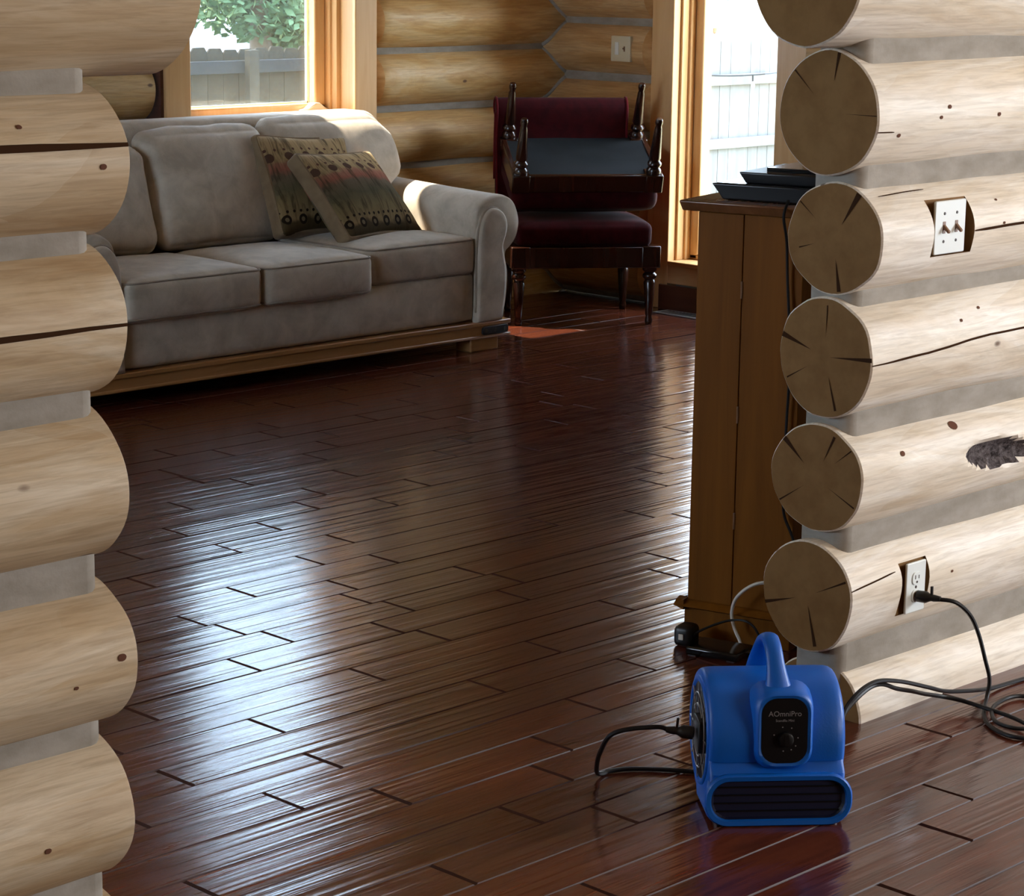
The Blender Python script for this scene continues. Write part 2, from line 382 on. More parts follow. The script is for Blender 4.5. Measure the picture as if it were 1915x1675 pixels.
# ------------------------------------------------------------------ log walls
def make_log(parent, along, a0, a1, b, z, rb, rz, mats, seed, cap0=False, cap1=False, chamfer0=0, chamfer1=0, wob=0.030,
             step=0.05, cracks=(), knots=(), endcracks=(), carve=None, seg=56, name='log', squash=None):
    """a peeled log along x or y from a0 to a1 with centre (b, z); cracks/knots lie on the surface"""
    rnd = random.Random(seed); m = MB(); ph = [rnd.uniform(0, 6.28) for _ in range(8)]
    def P(s, ang, off=0.0):
        n1 = noise.noise(Vector((s*1.3+seed*7.7, math.cos(ang)*0.8, math.sin(ang)*0.8)))
        n2 = noise.noise(Vector((s*4.0+seed*3.3, math.cos(ang)*2.2, math.sin(ang)*2.2)))
        n3 = noise.noise(Vector((s*1.1+seed, ang*1.9, seed*2.0)))
        k = 1+wob*(1.0*n1+0.55*n2+0.45*n3)
        dv = carve(s, ang) if carve else 0.0
        bb = b+math.cos(ang)*(rb*k+off-dv); zz = z+math.sin(ang)*(rz*k+off-dv)+0.006*noise.noise(Vector((s*0.7, seed, 0)))
        return Vector((s, bb, zz)) if along == 'x' else Vector((bb, s, zz))
    n = max(2, int(round((a1-a0)/step))); ss = [a0+(a1-a0)*i/n for i in range(n+1)]
    rings = []
    for i, s in enumerate(ss):
        rings.append((s, 1.0))
    e = 0.004
    if cap0: rings[0] = (a0+e, 1.0); rings.insert(0, (a0, 0.972))
    if cap1: rings[-1] = (a1-e, 1.0); rings.append((a1, 0.965))
    if chamfer0: rings[0] = (a0+chamfer0, 1.0); rings.insert(0, (a0, 0.70))
    if chamfer1: rings[-1] = (a1-chamfer1, 1.0); rings.append((a1, 0.70))
    rings.sort(key=lambda q: q[0])
    c0 = None; vs = []
    for (s, k) in rings:
        cen = Vector((s, b, z)) if along == 'x' else Vector((b, s, z))
        for j in range(seg):
            p = P(s, 2*PI*j/seg); vs.append(cen+(p-cen)*k)
    base = m.add(vs, [])
    for i in range(len(rings)-1):
        for j in range(seg):
            cm = 0
            if (chamfer0 and i == 0) or (chamfer1 and i == len(rings)-2): cm = 1
            if carve and carve(0.5*(rings[i][0]+rings[i+1][0]), 2*PI*(j+0.5)/seg) > 0.004: cm = 4
            m.f.append([base+i*seg+j, base+i*seg+(j+1) % seg, base+(i+1)*seg+(j+1) % seg, base+(i+1)*seg+j]); m.m.append(cm)
    m.f.append([base+j for j in range(seg-1, -1, -1)]); m.m.append(1)
    L = base+(len(rings)-1)*seg; m.f.append([L+j for j in range(seg)]); m.m.append(1)
    # long drying cracks: list of ([(s, angle)], width)
    for (pts, wd) in cracks:
        vv = []; ff = []
        path = []
        for q in range(len(pts)-1):
            for r in range(8):
                u = r/8; path.append((pts[q][0]*(1-u)+pts[q+1][0]*u, pts[q][1]*(1-u)+pts[q+1][1]*u))
        path.append(pts[-1])
        for i, (s, a) in enumerate(path):
            a += 0.012*noise.noise(Vector((s*9, seed, 1)))
            wv = wd*(0.35+0.65*min(1, 6*min(i, len(path)-1-i)/len(path)+0.25))
            da = wv/rz/2
            for q in (-1, 1): vv.append(P(s, a+q*da, 0.0012))
        for i in range(len(path)-1): ff.append((2*i, 2*i+1, 2*i+3, 2*i+2))
        m.add(vv, ff, 2)
    for (s, a, size) in knots:
        vv = [P(s, a, 0.0016)]+[P(s+size*math.cos(q*PI/6), a+0.75*size/rz*math.sin(q*PI/6), 0.0012) for q in range(12)]
        m.add(vv, [(0, 1+q, 1+(q+1) % 12) for q in range(12)], 3)
    for (which, ang, r0, r1, wd) in endcracks:
        s = (a0-0.001) if which == 0 else (a1+0.001)
        ca, sa = math.cos(ang), math.sin(ang)
        def E(r, t): return Vector((s, b+rb*r*ca-t*sa, z+rz*r*sa+t*ca)) if along == 'x' else Vector((b+rb*r*ca-t*sa, s, z+rz*r*sa+t*ca))
        rm = (r0+r1)/2
        m.add([E(r0, 0), E(rm, wd*0.5), E(r1, wd), E(r1, -wd), E(rm, -wd*0.5)], [(0, 1, 2, 3, 4)], 2)
    o = m.build(name, mats, parent, smooth=True, angle=35)
    return o
M_LOGPALE = log_material('pale_log', 'x', (0.75, 0.665, 0.54), (0.62, 0.50, 0.355), (0.82, 0.77, 0.69))
MXP = [M_LOGPALE, M_END, M_CRACK, M_KNOT, M_BARK]; MX = [M_LOGX, M_END, M_CRACK, M_KNOT, M_BARK]; MXB = [M_LOGXB, M_CUT, M_CRACK, M_KNOT, M_BARK]; MYB = [M_LOGYB, M_CUT, M_CRACK, M_KNOT, M_BARK]
FRONT = PI   # angle of the side that faces the camera room (negative y)
YC = 3.015
def chinking(name, x0, x1, y0, y1, z0, z1):
    m = MB(); m.box(x0, y0, z0, x1, y1, z1); return struct(m.build(name, M_CHINK, bevel=0.028, seg=4))

# left partition (near, at the left edge of the picture): end at x = 2.10
wl = chinking('wall_left', -1.5, 2.092, 2.951, 3.080, 0.0, 2.02)
LEFT = [(0.030, 2.105, 0.140, 0.118), (0.298, 2.096, 0.141, 0.124), (0.549, 2.108, 0.141, 0.120), (0.824, 2.098, 0.141, 0.125), (1.079, 2.104, 0.141, 0.120), (1.325, 2.112, 0.142, 0.119), (1.592, 2.245, 0.150, 0.148), (1.87, 2.245, 0.145, 0.138)]
lcr = {4: [([(-1.2, PI-0.02), (0.6, PI-0.05), (1.55, PI-0.02), (2.100, PI-0.01)], 0.010)], 5: [([(-1.2, PI-0.2), (0.9, PI-0.32), (1.70, PI-0.30), (2.108, PI-0.255)], 0.012)]}
lkn = {5: [(1.79, PI-0.03, 0.011), (2.06, PI-0.0, 0.006), (1.93, PI-0.55, 0.005)], 4: [(1.80, PI+0.24, 0.011)], 1: [(1.93, PI+0.1, 0.006)], 2: [(2.075, PI-0.12, 0.008), (1.99, PI+0.14, 0.004)], 6: [(2.10, PI-0.2, 0.006)]}
for i, (z, xe, rb, rz) in enumerate(LEFT):
    make_log(wl, 'x', -1.5, xe, 3.021, z, rb, rz, MX, 20+i, cap1=True, cracks=lcr.get(i, []), knots=lkn.get(i, []), step=0.06)

# right partition (with the cut log ends): ends at about x = 4.0
wr = chinking('wall_right', 4.016, 8.3, 2.944, 3.073, 0.0, 2.02)
RIGHT = [(0.000, 4.03, 3.015, 0.125, 0.125), (0.272, 3.985, 3.015, 0.121, 0.124), (0.533, 4.0, 3.014, 0.122, 0.119), (0.799, 4.0, 3.004, 0.124, 0.131), (1.051, 4.01, 3.000, 0.126, 0.118), (1.314, 4.0, 3.020, 0.131, 0.131), (1.592, 3.90, 3.012, 0.140, 0.145), (1.87, 3.90, 3.012, 0.14, 0.135)]
def carve_bark(s, a):
    u = (s-4.53)/0.135; d = (a-(PI+0.02+0.10*u))/0.30
    r = u*u+d*d
    return 0.032*(1-r)**0.5 if r < 1 else 0.0
ec = {1: [(0, PI+2.85, 0.25, 0.97, 0.004), (0, PI-0.45, 0.2, 0.95, 0.0025), (0, 4.45, 0.15, 0.9, 0.0045)],
      2: [(0, 2.45+PI*0, 0.5, 0.97, 0.0016), (0, 0.72, 0.35, 0.97, 0.006), (0, 2.0, 0.35, 0.9, 0.003), (0, -0.6, 0.3, 0.95, 0.002), (0, PI+0.45, 0.3, 0.95, 0.002)],
      3: [(0, 0.30, 0.3, 0.96, 0.006), (0, PI-0.06+0.0, 0.12, 1.0, 0.005), (0, 4.4, 0.3, 0.9, 0.003), (0, -0.5, 0.4, 0.9, 0.0018), (0, 1.6, 0.3, 0.85, 0.0015)],
      4: [(0, 2.1, 0.3, 0.97, 0.007), (0, 4.55, 0.35, 0.95, 0.005), (0, -0.3, 0.4, 0.75, 0.0016), (0, 0.7, 0.5, 0.95, 0.0016)],
      5: [(0, 1.75, 0.5, 0.97, 0.004), (0, 0.75, 0.4, 0.95, 0.002), (0, PI, 0.3, 0.95, 0.0012)], 6: [(0, 1.0, 0.2, 0.5, 0.006)]}
rcr = {3: [([(4.0, PI+0.02), (4.2, PI-0.02), (4.36, PI-0.10), (4.44, PI-0.13), (4.9, PI-0.16)], 0.005)],
       4: [([(4.347, PI-0.03), (4.5, PI-0.05), (5.0, PI-0.06)], 0.006), ([(4.05, PI-0.9), (4.22, PI-0.95)], 0.003)],
       5: [([(4.0, PI+0.25), (4.06, PI+0.27)], 0.003)], 1: [([(3.985, PI-0.25), (4.15, PI-0.38)], 0.0035)]}
rkn = {2: [(4.37, PI-0.72, 0.015), (4.155, PI-0.42, 0.008)], 5: [(4.25, PI-0.08, 0.006), (4.22, PI+0.08, 0.005), (4.08, PI+0.33, 0.006), (4.44, PI+0.1, 0.006)],
       3: [(4.34, PI-0.45, 0.005), (4.42, PI-0.62, 0.005)], 4: [(4.46, PI-0.1, 0.004), (4.45, PI-0.55, 0.004)], 1: [(4.36, PI-0.1, 0.004)]}
rlogs = []
for i, (z, xs, yc, rb, rz) in enumerate(RIGHT):
    rlogs.append(make_log(wr, 'x', xs, 8.3, yc, z, rb, rz, MXP, 40+i, cap0=True, cracks=rcr.get(i, []), knots=rkn.get(i, []), endcracks=ec.get(i, []),
             carve=carve_bark if i == 2 else None, wob=0.042, step=0.02 if i == 2 else 0.05, seg=96 if i == 2 else 56))
# pockets chopped into two logs for the switch and the outlet
def pocket(o, x0, z0, x1, z1, yb):
    m = MB(); m.box(x0, 2.70, z0, x1, yb, z1); c = m.build('cutter', M_END)
    b = o.modifiers.new('pocket', 'BOOLEAN'); b.object = c; b.operation = 'DIFFERENCE'; b.solver = 'EXACT'
    dg = bpy.context.evaluated_depsgraph_get()
    me = bpy.data.meshes.new_from_object(o.evaluated_get(dg)); old = o.data
    o.modifiers.remove(b); o.data = me; bpy.data.meshes.remove(old)
    cm = c.data; bpy.data.objects.remove(c); bpy.data.meshes.remove(cm)
pocket(rlogs[4], 4.194, 1.008, 4.346, 1.128, 2.905)
pocket(rlogs[1], 4.170, 0.212, 4.274, 0.332, 2.915)
# header logs over the opening
wh = chinking('wall_header', -1.5, 8.3, 2.957, 3.073, 2.12, 2.62)
for i, z in enumerate((2.14, 2.40, 2.62)): make_log(wh, 'x', -1.5, 8.3, YC, z, 0.14, 0.14, MX, 60+i, step=0.15)

# window wall (behind the sofa)
wb = chinking('wall_back', 0.3, 8.45, 7.935, 8.10, 0.0, 0.90)
m = MB(); m.box(0.3, 7.935, 0.9, 5.90, 8.10, 2.7); m.box(7.09, 7.935, 0.9, 8.45, 8.10, 2.7); m.box(5.90, 7.935, 2.5, 7.09, 8.10, 2.7)
m.build('chinking', M_CHINK, wb)
Z = 0.01; i = 0
while Z < 2.7:
    mid = 0.89 < Z < 2.5
    if mid:
        make_log(wb, 'x', 0.3, 5.895, 8.0, Z, 0.142, 0.128, MXB, 80+i, cap1=True, step=0.08)
        make_log(wb, 'x', 7.092, 8.50, 8.0, Z, 0.142, 0.128, MXB, 90+i, chamfer0=0.11, step=0.06)
    else:
        make_log(wb, 'x', 0.3, 8.50, 8.0, Z, 0.142, 0.128, MXB, 100+i, step=0.1)
    Z += 0.2585; i += 1
# door-side wall (tall window beside the chair)
ws = chinking('wall_side', 8.315, 8.44, 2.9, 8.1, 0.0, 0.20)
m = MB(); m.box(8.315, 7.25, 0.2, 8.44, 8.1, 2.7); m.box(8.315, 2.9, 0.2, 8.44, 6.36, 2.7); m.box(8.315, 6.36, 2.12, 8.44, 7.25, 2.7)
m.build('chinking', M_CHINK, ws)
Z = 0.14; i = 0
while Z < 2.7:
    if Z < 2.15:
        make_log(ws, 'y', 7.25, 8.12, 8.385, Z, 0.14, 0.128, MYB, 130+i, chamfer0=0.07, step=0.05)
        make_log(ws, 'y', 2.9, 6.36, 8.385, Z, 0.14, 0.128, MYB, 150+i, step=0.12)
    else:
        make_log(ws, 'y', 2.9, 8.12, 8.385, Z, 0.14, 0.128, MYB, 170+i, step=0.15)
    Z += 0.2585; i += 1
m = MB()
for k in range(-1, 5):
    zc = 0.01+0.2585*(k+1)
    for sgn in (1, -1):
        z2 = zc+sgn*0.129; pts = []
        for q in range(15):
            zz = zc+sgn*(0.01+0.115*q/14); a = 1-((zz-zc)/0.128)**2; b = 1-((zz-z2)/0.128)**2
            if a > 0 and b > 0: pts.append((8.385-0.14*b**0.5, 8.0-0.142*a**0.5, zz))
        if len(pts) > 2: m.tube(pts, 0.013, 8)
m.build('corner_chinking', M_CHINK, wb, smooth=True)
# the parts of both rooms that lie outside the picture
m = MB(); m.box(0.2, 3.0, 0, 0.3, 4.5, 2.7); m.box(0.2, 6.3, 0, 0.3, 8.1, 2.7); m.box(0.2, 4.5, 0, 0.3, 6.3, 0.85); m.box(0.2, 4.5, 2.25, 0.3, 6.3, 2.7)
struct(m.build('wall_far_left', M_WALLP))
m = MB(); m.box(8.3, -3, 0, 8.4, -1.3, 2.7); m.box(8.3, 0.7, 0, 8.4, 2.9, 2.7); m.box(8.3, -1.3, 0, 8.4, 0.7, 1.0); m.box(8.3, -1.3, 2.5, 8.4, 0.7, 2.7)
struct(m.build('wall_camera_right', M_WALLP))
m = MB(); m.box(-1.6, -3.1, 0, 8.4, -3.0, 2.7); struct(m.build('wall_camera_back', M_WALLP))
m = MB(); m.box(-1.6, -3.0, 0, -1.5, 3.1, 2.7); struct(m.build('wall_camera_left', M_WALLP))
m = MB(); m.box(-1.6, -3.1, 2.7, 8.5, 8.15, 2.8); struct(m.build('ceiling', M_CEIL))

# ------------------------------------------------------------------ window behind the sofa
def window_back():
    XL, XR, ZB, ZT = 6.058, 6.962, 0.90, 2.40
    root = struct(empty('window_1', (0, 0, 0)))
    m = MB()
    m.box(5.930, 7.84, 0.86, XL, 8.10, 2.52); m.box(XR, 7.84, 0.86, 7.090, 8.10, 2.52); m.box(XL, 7.84, ZT, XR, 8.10, 2.52)
    m.build('casing', M_FIR, root, bevel=0.004)
    m = MB(); m.box(5.914, 7.856, 0.86, 5.9295, 8.10, 2.52); m.build('dark_strip', M_BASEB, root)  # thin dark strip along the casing's left side
    m = MB(); m.box(XL, 7.84, 0.86, XR, 8.10, ZB); m.build('sill', M_FIRX, root, bevel=0.004)
    m = MB()   # stop and inner frame
    for (x0, x1) in ((XL, XL+0.022), (XR-0.022, XR)): m.box(x0, 7.94, ZB, x1, 8.10, ZT)
    for (x0, x1) in ((XL, XL+0.034), (XR-0.034, XR)): m.box(x0, 7.972, ZB, x1, 8.10, ZT)
    m.box(XL, 7.94, ZB, XR, 8.10, ZB+0.014)
    m.build('inner_frame', M_FIR, root, bevel=0.003)
    m = MB(); a, b = XL+0.034, XR-0.034
    m.box(a, 8.0, ZB+0.014, a+0.06, 8.045, ZT); m.box(b-0.06, 8.0, ZB+0.014, b, 8.045, ZT)
    m.box(a, 8.0, ZB+0.014, b, 8.045, ZB+0.052); m.box(a, 8.0, ZT-0.06, b, 8.045, ZT)
    m.build('sash', M_FIR, root, bevel=0.008, seg=3)
    m = MB(); m.box(a+0.06, 8.020, ZB+0.052, b-0.06, 8.026, ZT-0.06); m.build('pane', M_GLASS, root)
    m = MB(); m.box(a+0.055, 8.062, ZB+0.04, b-0.055, 8.0632, ZT-0.05); m.build('insect_screen', M_SCREEN, root)
    m = MB()
    m.box(a+0.055, 8.055, ZB+0.045, b-0.055, 8.068, ZB+0.058); m.box(b-0.062, 8.055, ZB+0.04, b-0.05, 8.068, ZT-0.05); m.box(a+0.05, 8.055, ZB+0.04, a+0.062, 8.068, ZT-0.05)
    m.build('screen_frame', M_WHMETAL, root)
    c = empty('crank_handle', (6.845, 7.985, ZB+0.036)); c.parent = root
    m = MB(); m.prism([(-0.075, -0.016), (0.085, -0.016), (0.05, 0.0), (0.02, 0.02), (-0.012, 0.022), (-0.045, 0.0)], -0.02, 0.012, 'y'); m.build('crank_base', M_WHMETAL, c, bevel=0.004)
    m = MB(); m.tube(catmull([(0.0, -0.012, 0.014), (-0.03, -0.022, 0.006), (-0.07, -0.03, -0.006), (-0.105, -0.03, -0.012)], 5), [0.008]*16, 8); m.build('crank_arm', M_WHMETAL, c, smooth=True)
    return root
window_back()

# ------------------------------------------------------------------ tall window in the side wall
def window_side():
    root = struct(empty('window_2', (0, 0, 0)))
    YA, YB, ZB, ZT = 6.52, 7.12, 0.225, 2.08
    m = MB()
    m.box(8.25, YB, 0.0, 8.50, 7.25, 2.2); m.box(8.25, 6.36, 0.0, 8.50, YA, 2.2); m.box(8.25, YA, ZT, 8.5, YB, 2.2)
    m.build('casing', M_FIR, root, bevel=0.004)
    m = MB(); m.box(8.252, YA, 0.12, 8.50, YB, ZB-0.02); m.build('lower_panel', M_FIRY, root, bevel=0.003)
    m = MB(); m.box(8.246, YA-0.002, ZB-0.022, 8.50, YB+0.002, ZB); m.build('sill', M_FIRY, root, bevel=0.004)
    m = MB()
    for (y0, y1, x) in ((YB-0.012, YB, 8.30), (YB-0.024, YB, 8.345), (YA, YA+0.024, 8.345)): m.box(x, y0, ZB, 8.5, y1, ZT)
    m.build('inner_frame', M_FIR, root, bevel=0.003)
    m = MB(); a, b = YA+0.024, YB-0.024
    m.box(8.375, b-0.05, ZB, 8.42, b, ZT); m.box(8.375, a, ZB, 8.42, a+0.03, ZT); m.box(8.375, a, ZB, 8.42, b, ZB+0.03); m.box(8.375, a, ZT-0.06, 8.42, b, ZT)
    m.build('sash', M_FIR, root, bevel=0.008, seg=3)
    m = MB(); m.box(8.395, a+0.03, ZB+0.03, 8.401, b-0.05, ZT-0.06); m.build('pane', M_GLASS, root)
    return root
window_side()
m = MB(); m.box(8.236, 6.36, 0.0, 8.252, 7.16, 0.115); struct(m.build('baseboard_side', M_BASEB, bevel=0.003))

# ------------------------------------------------------------------ sofa
def sofa():
    root = tag(empty('sofa', (5.86, 7.3, 0)), 'beige microsuede three-seat sofa with rolled arms under the window', 'sofa')
    O = Vector((5.86, 7.3, 0))
    T = Matrix.Translation(-O)
    XA, XB = 4.965, 6.755          # inside faces of the arms
    def B(m, name, mt, parent=root, **k):
        m.v = [T @ p for p in m.v]; return m.build(name, mt, parent, **k)
    m = MB(); m.box(4.80, 6.848, 0.06, 6.93, 7.72, 0.122); m.box(4.79, 6.842, 0.105, 6.94, 7.72, 0.124); m.box(4.79, 6.842, 0.056, 6.94, 7.72, 0.068)
    pl = B(m, 'plinth', M_SOFAWOOD, bevel=0.004)
    m = MB(); m.prism(rounded(0.075, 0.0165, 0.012, 4), -0.004, 0.004, 'y', M=Matrix.Translation((6.847, 6.842, 0.0865)))
    vp = B(m, 'trim_plate', M_PLATEDK, pl, bevel=0.001)
    for q in (-0.055, 0.0, 0.055):
        m = MB(); m.lathe([(0.008, 0), (0.008, 0.003)], 12, M=Matrix.Translation((6.847+q, 6.8385, 0.0865)) @ Matrix.Rotation(PI/2, 4, 'X'))
        B(m, 'plate_hole', M_SLOT, pl)  # dark discs drawn for the holes in the trim plate
    for (x, y) in ((6.80, 6.90), (4.80, 7.05), (6.80, 7.66), (4.93, 7.66)):
        m = MB(); m.box(x-0.08, y-0.045, 0.0, x+0.08, y+0.045, 0.058); B(m, 'foot', M_SOFAWOOD, bevel=0.006)
    # front apron of the base
    m = puff_box(0.5*(XB-XA), 0.41, 0.105, 0.03, py=0.012, n=12); m.v = [p+Vector((0.5*(XA+XB), 7.275, 0.228)) for p in m.v]
    B(m, 'base', M_SOFA, smooth=True, angle=80)
    # arms
    outer = [(6.769,0.122),(6.763,0.316),(6.758,0.449),(6.756,0.506),(6.763,0.570),(6.788,0.608),(6.838,0.633),(6.901,0.640),(6.949,0.628),(6.983,0.600),(7.002,0.560),(7.008,0.522),(6.999,0.478),(6.979,0.446),(6.952,0.422),(6.930,0.405),(6.928,0.374),(6.941,0.324),(6.943,0.262),(6.932,0.181),(6.915,0.122)]
    panel = [(6.745,0.122),(6.750,0.226),(6.750,0.368),(6.754,0.444),(6.760,0.505),(6.776,0.551),(6.802,0.580),(6.834,0.590),(6.872,0.582),(6.900,0.558),(6.914,0.524),(6.908,0.488),(6.895,0.461),(6.887,0.433),(6.896,0.389),(6.909,0.335),(6.911,0.277),(6.902,0.192),(6.889,0.122)]
    for side in (1, -1):
        mir = (lambda q: q) if side == 1 else (lambda q: [(2*5.86-x, z) for (x, z) in q])
        poly = mir([tuple(p)[:2] for p in catmull([(x, z, 0) for (x, z) in outer], 4)])
        m = MB(); n = len(poly); ys = [6.868, 6.874, 6.89, 6.98, 7.15, 7.35, 7.55, 7.74]; vs = []
        for y in ys:
            k = {6.868: 0.955, 6.874: 0.985}.get(y, 1.0); rise = 0.035*max(0, (y-6.89)/0.85)**1.3
            cx = sum(p[0] for p in poly)/n; cz = 0.38
            for (x, z) in poly:
                zz = cz+(z-cz)*k; zz += rise*max(0, (zz-0.3)/0.33); vs.append((cx+(x-cx)*k, y, zz))
        fs = [tuple(range(n)), tuple(range(len(ys)*n-1, (len(ys)-1)*n-1, -1))]
        for i in range(len(ys)-1):
            for j in range(n): fs.append((i*n+j, (i+1)*n+j, (i+1)*n+(j+1) % n, i*n+(j+1) % n))
        m.add(vs, fs); arm = B(m, 'arm', M_SOFA, smooth=True, angle=60)
        pp = mir([tuple(p)[:2] for p in catmull([(x, z, 0) for (x, z) in panel], 4)])
        m = MB(); n = len(pp); vs = []; cx = sum(p[0] for p in pp)/n; cz = 0.36
        lay = [(6.872, 1.0), (6.852, 1.0), (6.842, 0.965), (6.837, 0.90), (6.835, 0.7)]
        for (y, k) in lay: vs += [(cx+(x-cx)*k, y, cz+(z-cz)*(1-(1-k)*0.45)) for (x, z) in pp]
        fs = [tuple(range(n)), tuple(range(len(lay)*n-1, (len(lay)-1)*n-1, -1))]
        for i in range(len(lay)-1):
            for j in range(n): fs.append((i*n+j, (i+1)*n+j, (i+1)*n+(j+1) % n, i*n+(j+1) % n))
        m.add(vs, fs); B(m, 'arm_front', M_SOFA, arm, smooth=True, angle=60)
        m = MB(); m.tube([(x, 6.857, z) for (x, z) in pp[2:-2]], 0.0055, 8); B(m, 'piping', M_SOFAD, arm, smooth=True)
    # back
    prof = []
    for k in range(9):
        a = PI/2*k/8; prof.append((7.03-0.13+0.13*math.cos(PI/2-a) if False else 6.81+0.125*math.sin(PI/2-a+0), 0.82+0.125*math.cos(PI/2-a)))
    right = prof                    # from (7.025, .805) round to (6.90, .93)
    poly = [(6.935, 0.20)]+right+[(2*5.86-x, z) for (x, z) in reversed(right)]+[(2*5.86-6.935, 0.20)]
    m = MB(); n = len(poly); vs = []
    for (y, k) in ((7.61, 0.97), (7.62, 0.99), (7.645, 1.0), (7.75, 1.0), (7.785, 0.985), (7.80, 0.96)):
        for (x, z) in poly:
            yy = y-0.05*max(0, 0.93-z)/0.7*(1 if y < 7.7 else 0.0)
            vs.append((5.86+(x-5.86)*k, yy, 0.2+(z-0.2)*k))
    fs = [tuple(range(n)), tuple(range(6*n-1, 5*n-1, -1))]
    for i in range(5):
        for j in range(n): fs.append((i*n+j, (i+1)*n+j, (i+1)*n+(j+1) % n, i*n+(j+1) % n))
    m.add(vs, fs); B(m, 'back', M_SOFA, smooth=True, angle=50)
    # seat cushions
    for i, (x0, x1, dz, dy) in enumerate(((4.972, 5.606, 0, 0), (5.612, 6.160, 0, 0), (6.166, 6.754, 0.02, 0.035))):
        hx = (x1-x0)/2
        m = puff_box(hx, 0.29, 0.078, 0.032, px=0.006, py=0.012, pz=0.024, n=18, wob=0.004, seed=i)
        cen = Vector(((x0+x1)/2, 7.115+dy, 0.378+dz)); m.v = [p+cen for p in m.v]
        c = B(m, 'seat_cushion', M_SOFA, smooth=True, angle=80)
        m = MB()
        for zz in (0.068, -0.064):
            ring = [(x, y, zz) for (x, y) in rounded(hx-0.003, 0.287, 0.035, 5)]
            m.tube([Vector(p)+cen+Vector((0, -0.006 if p[1] < -0.2 and abs(p[0]) < hx-0.06 else 0, 0)) for p in ring], 0.0042, 6, closed=True)
        B(m, 'piping', M_SOFAD, c, smooth=True)
    # back cushions
    for i, (x0, x1, h, sd) in enumerate(((4.985, 5.545, 0.40, 1), (5.560, 6.160, 0.45, 2), (6.175, 6.885, 0.44, 3))):
        hx = (x1-x0)/2; hz = h/2
        def lean(p, hz=hz): return Vector((p.x*(1+0.03*p.z/hz) if False else p.x, p.y+0.27*p.z, p.z))
        m = puff_box(hx, 0.065, hz, 0.055, px=0.008, py=0.05, pz=0.012, n=20, wob=0.012, seed=sd, lean=lean)
        cen = Vector(((x0+x1)/2, 7.50, 0.445+hz+(0.05 if i == 2 else 0.02)))
        if i == 2:                   # right corner follows the round shoulder of the sofa
            for p in m.v:
                if p.x > 0.2 and p.z > 0: p.z -= 0.16*((p.x-0.2)/0.18)**2*(p.z/hz)**2
                if p.x > 0.12 and p.z < -0.02: p.x -= 0.19*min(1, ((p.x-0.12)/0.26))*min(1, (-p.z-0.02)/0.10)
        if i == 0: cen.y -= 0.02
        m.v = [p+cen for p in m.v]
        B(m, 'back_cushion', M_SOFA, smooth=True, angle=80)
    return root
sofa()

# ------------------------------------------------------------------ throw pillows
def pillow_mat():
    m = mat('tapestry', rough=0.95, spec=0.1); t = NT(m)
    tc = t.n('ShaderNodeTexCoord'); sp = t.n('ShaderNodeSeparateXYZ'); t.l(tc.outputs['Object'], sp.inputs[0])
    nz = t.noise(t.coords((9, 9, 9)), 1.5, 4)
    v = t.math('ADD', t.math('MULTIPLY', sp.outputs['Z'], 2.1), t.math('ADD', 0.42, t.math('MULTIPLY', nz, 0.16)))
    band = t.ramp(v, [(0.0, (0.051, 0.038, 0.023)), (0.13, (0.072, 0.052, 0.026)), (0.17, (0.246, 0.174, 0.087)), (0.30, (0.189, 0.145, 0.072)), (0.42, (0.102, 0.090, 0.052)), (0.55, (0.145, 0.109, 0.072)), (0.60, (0.290, 0.109, 0.072)), (0.66, (0.319, 0.145, 0.094)), (0.70, (0.348, 0.246, 0.123)), (0.86, (0.392, 0.275, 0.145)), (0.93, (0.435, 0.334, 0.203)), (1.0, (0.319, 0.203, 0.116))])
    st = t.noise(t.coords((46, 4, 7)), 1.0, 3, 0.6, 1.0)
    band = t.mix(t.ramp(st, [(0.48, (0, 0, 0)), (0.66, (0.75, 0.75, 0.75))]), band, (0.045, 0.032, 0.016))
    # rows of round motifs
    def row(v0, per, size):
        fx = t.math('FRACT', t.math('MULTIPLY', t.math('ADD', sp.outputs['X'], 1.0), 1/per))
        dx = t.math('MULTIPLY', t.math('SUBTRACT', fx, 0.5), per); dz = t.math('SUBTRACT', sp.outputs['Z'], v0)
        d = t.math('SQRT', t.math('ADD', t.math('MULTIPLY', dx, dx), t.math('MULTIPLY', dz, dz)))
        return t.math('LESS_THAN', d, size)
    for (v0, per, size, c) in ((0.105, 0.083, 0.019, (0.085, 0.045, 0.03)), (0.138, 0.042, 0.006, (0.10, 0.05, 0.035)), (-0.163, 0.075, 0.02, (0.02, 0.013, 0.008)), (-0.163, 0.075, 0.009, (0.16, 0.12, 0.07)), (-0.130, 0.03, 0.006, (0.02, 0.013, 0.008))):
        band = t.mix(row(v0, per, size), band, c)
    t.col(band); t.bump(t.noise(t.coords((1, 1, 1)), 300, 2), 0.4, 0.002)
    return m
M_TAP = pillow_mat()
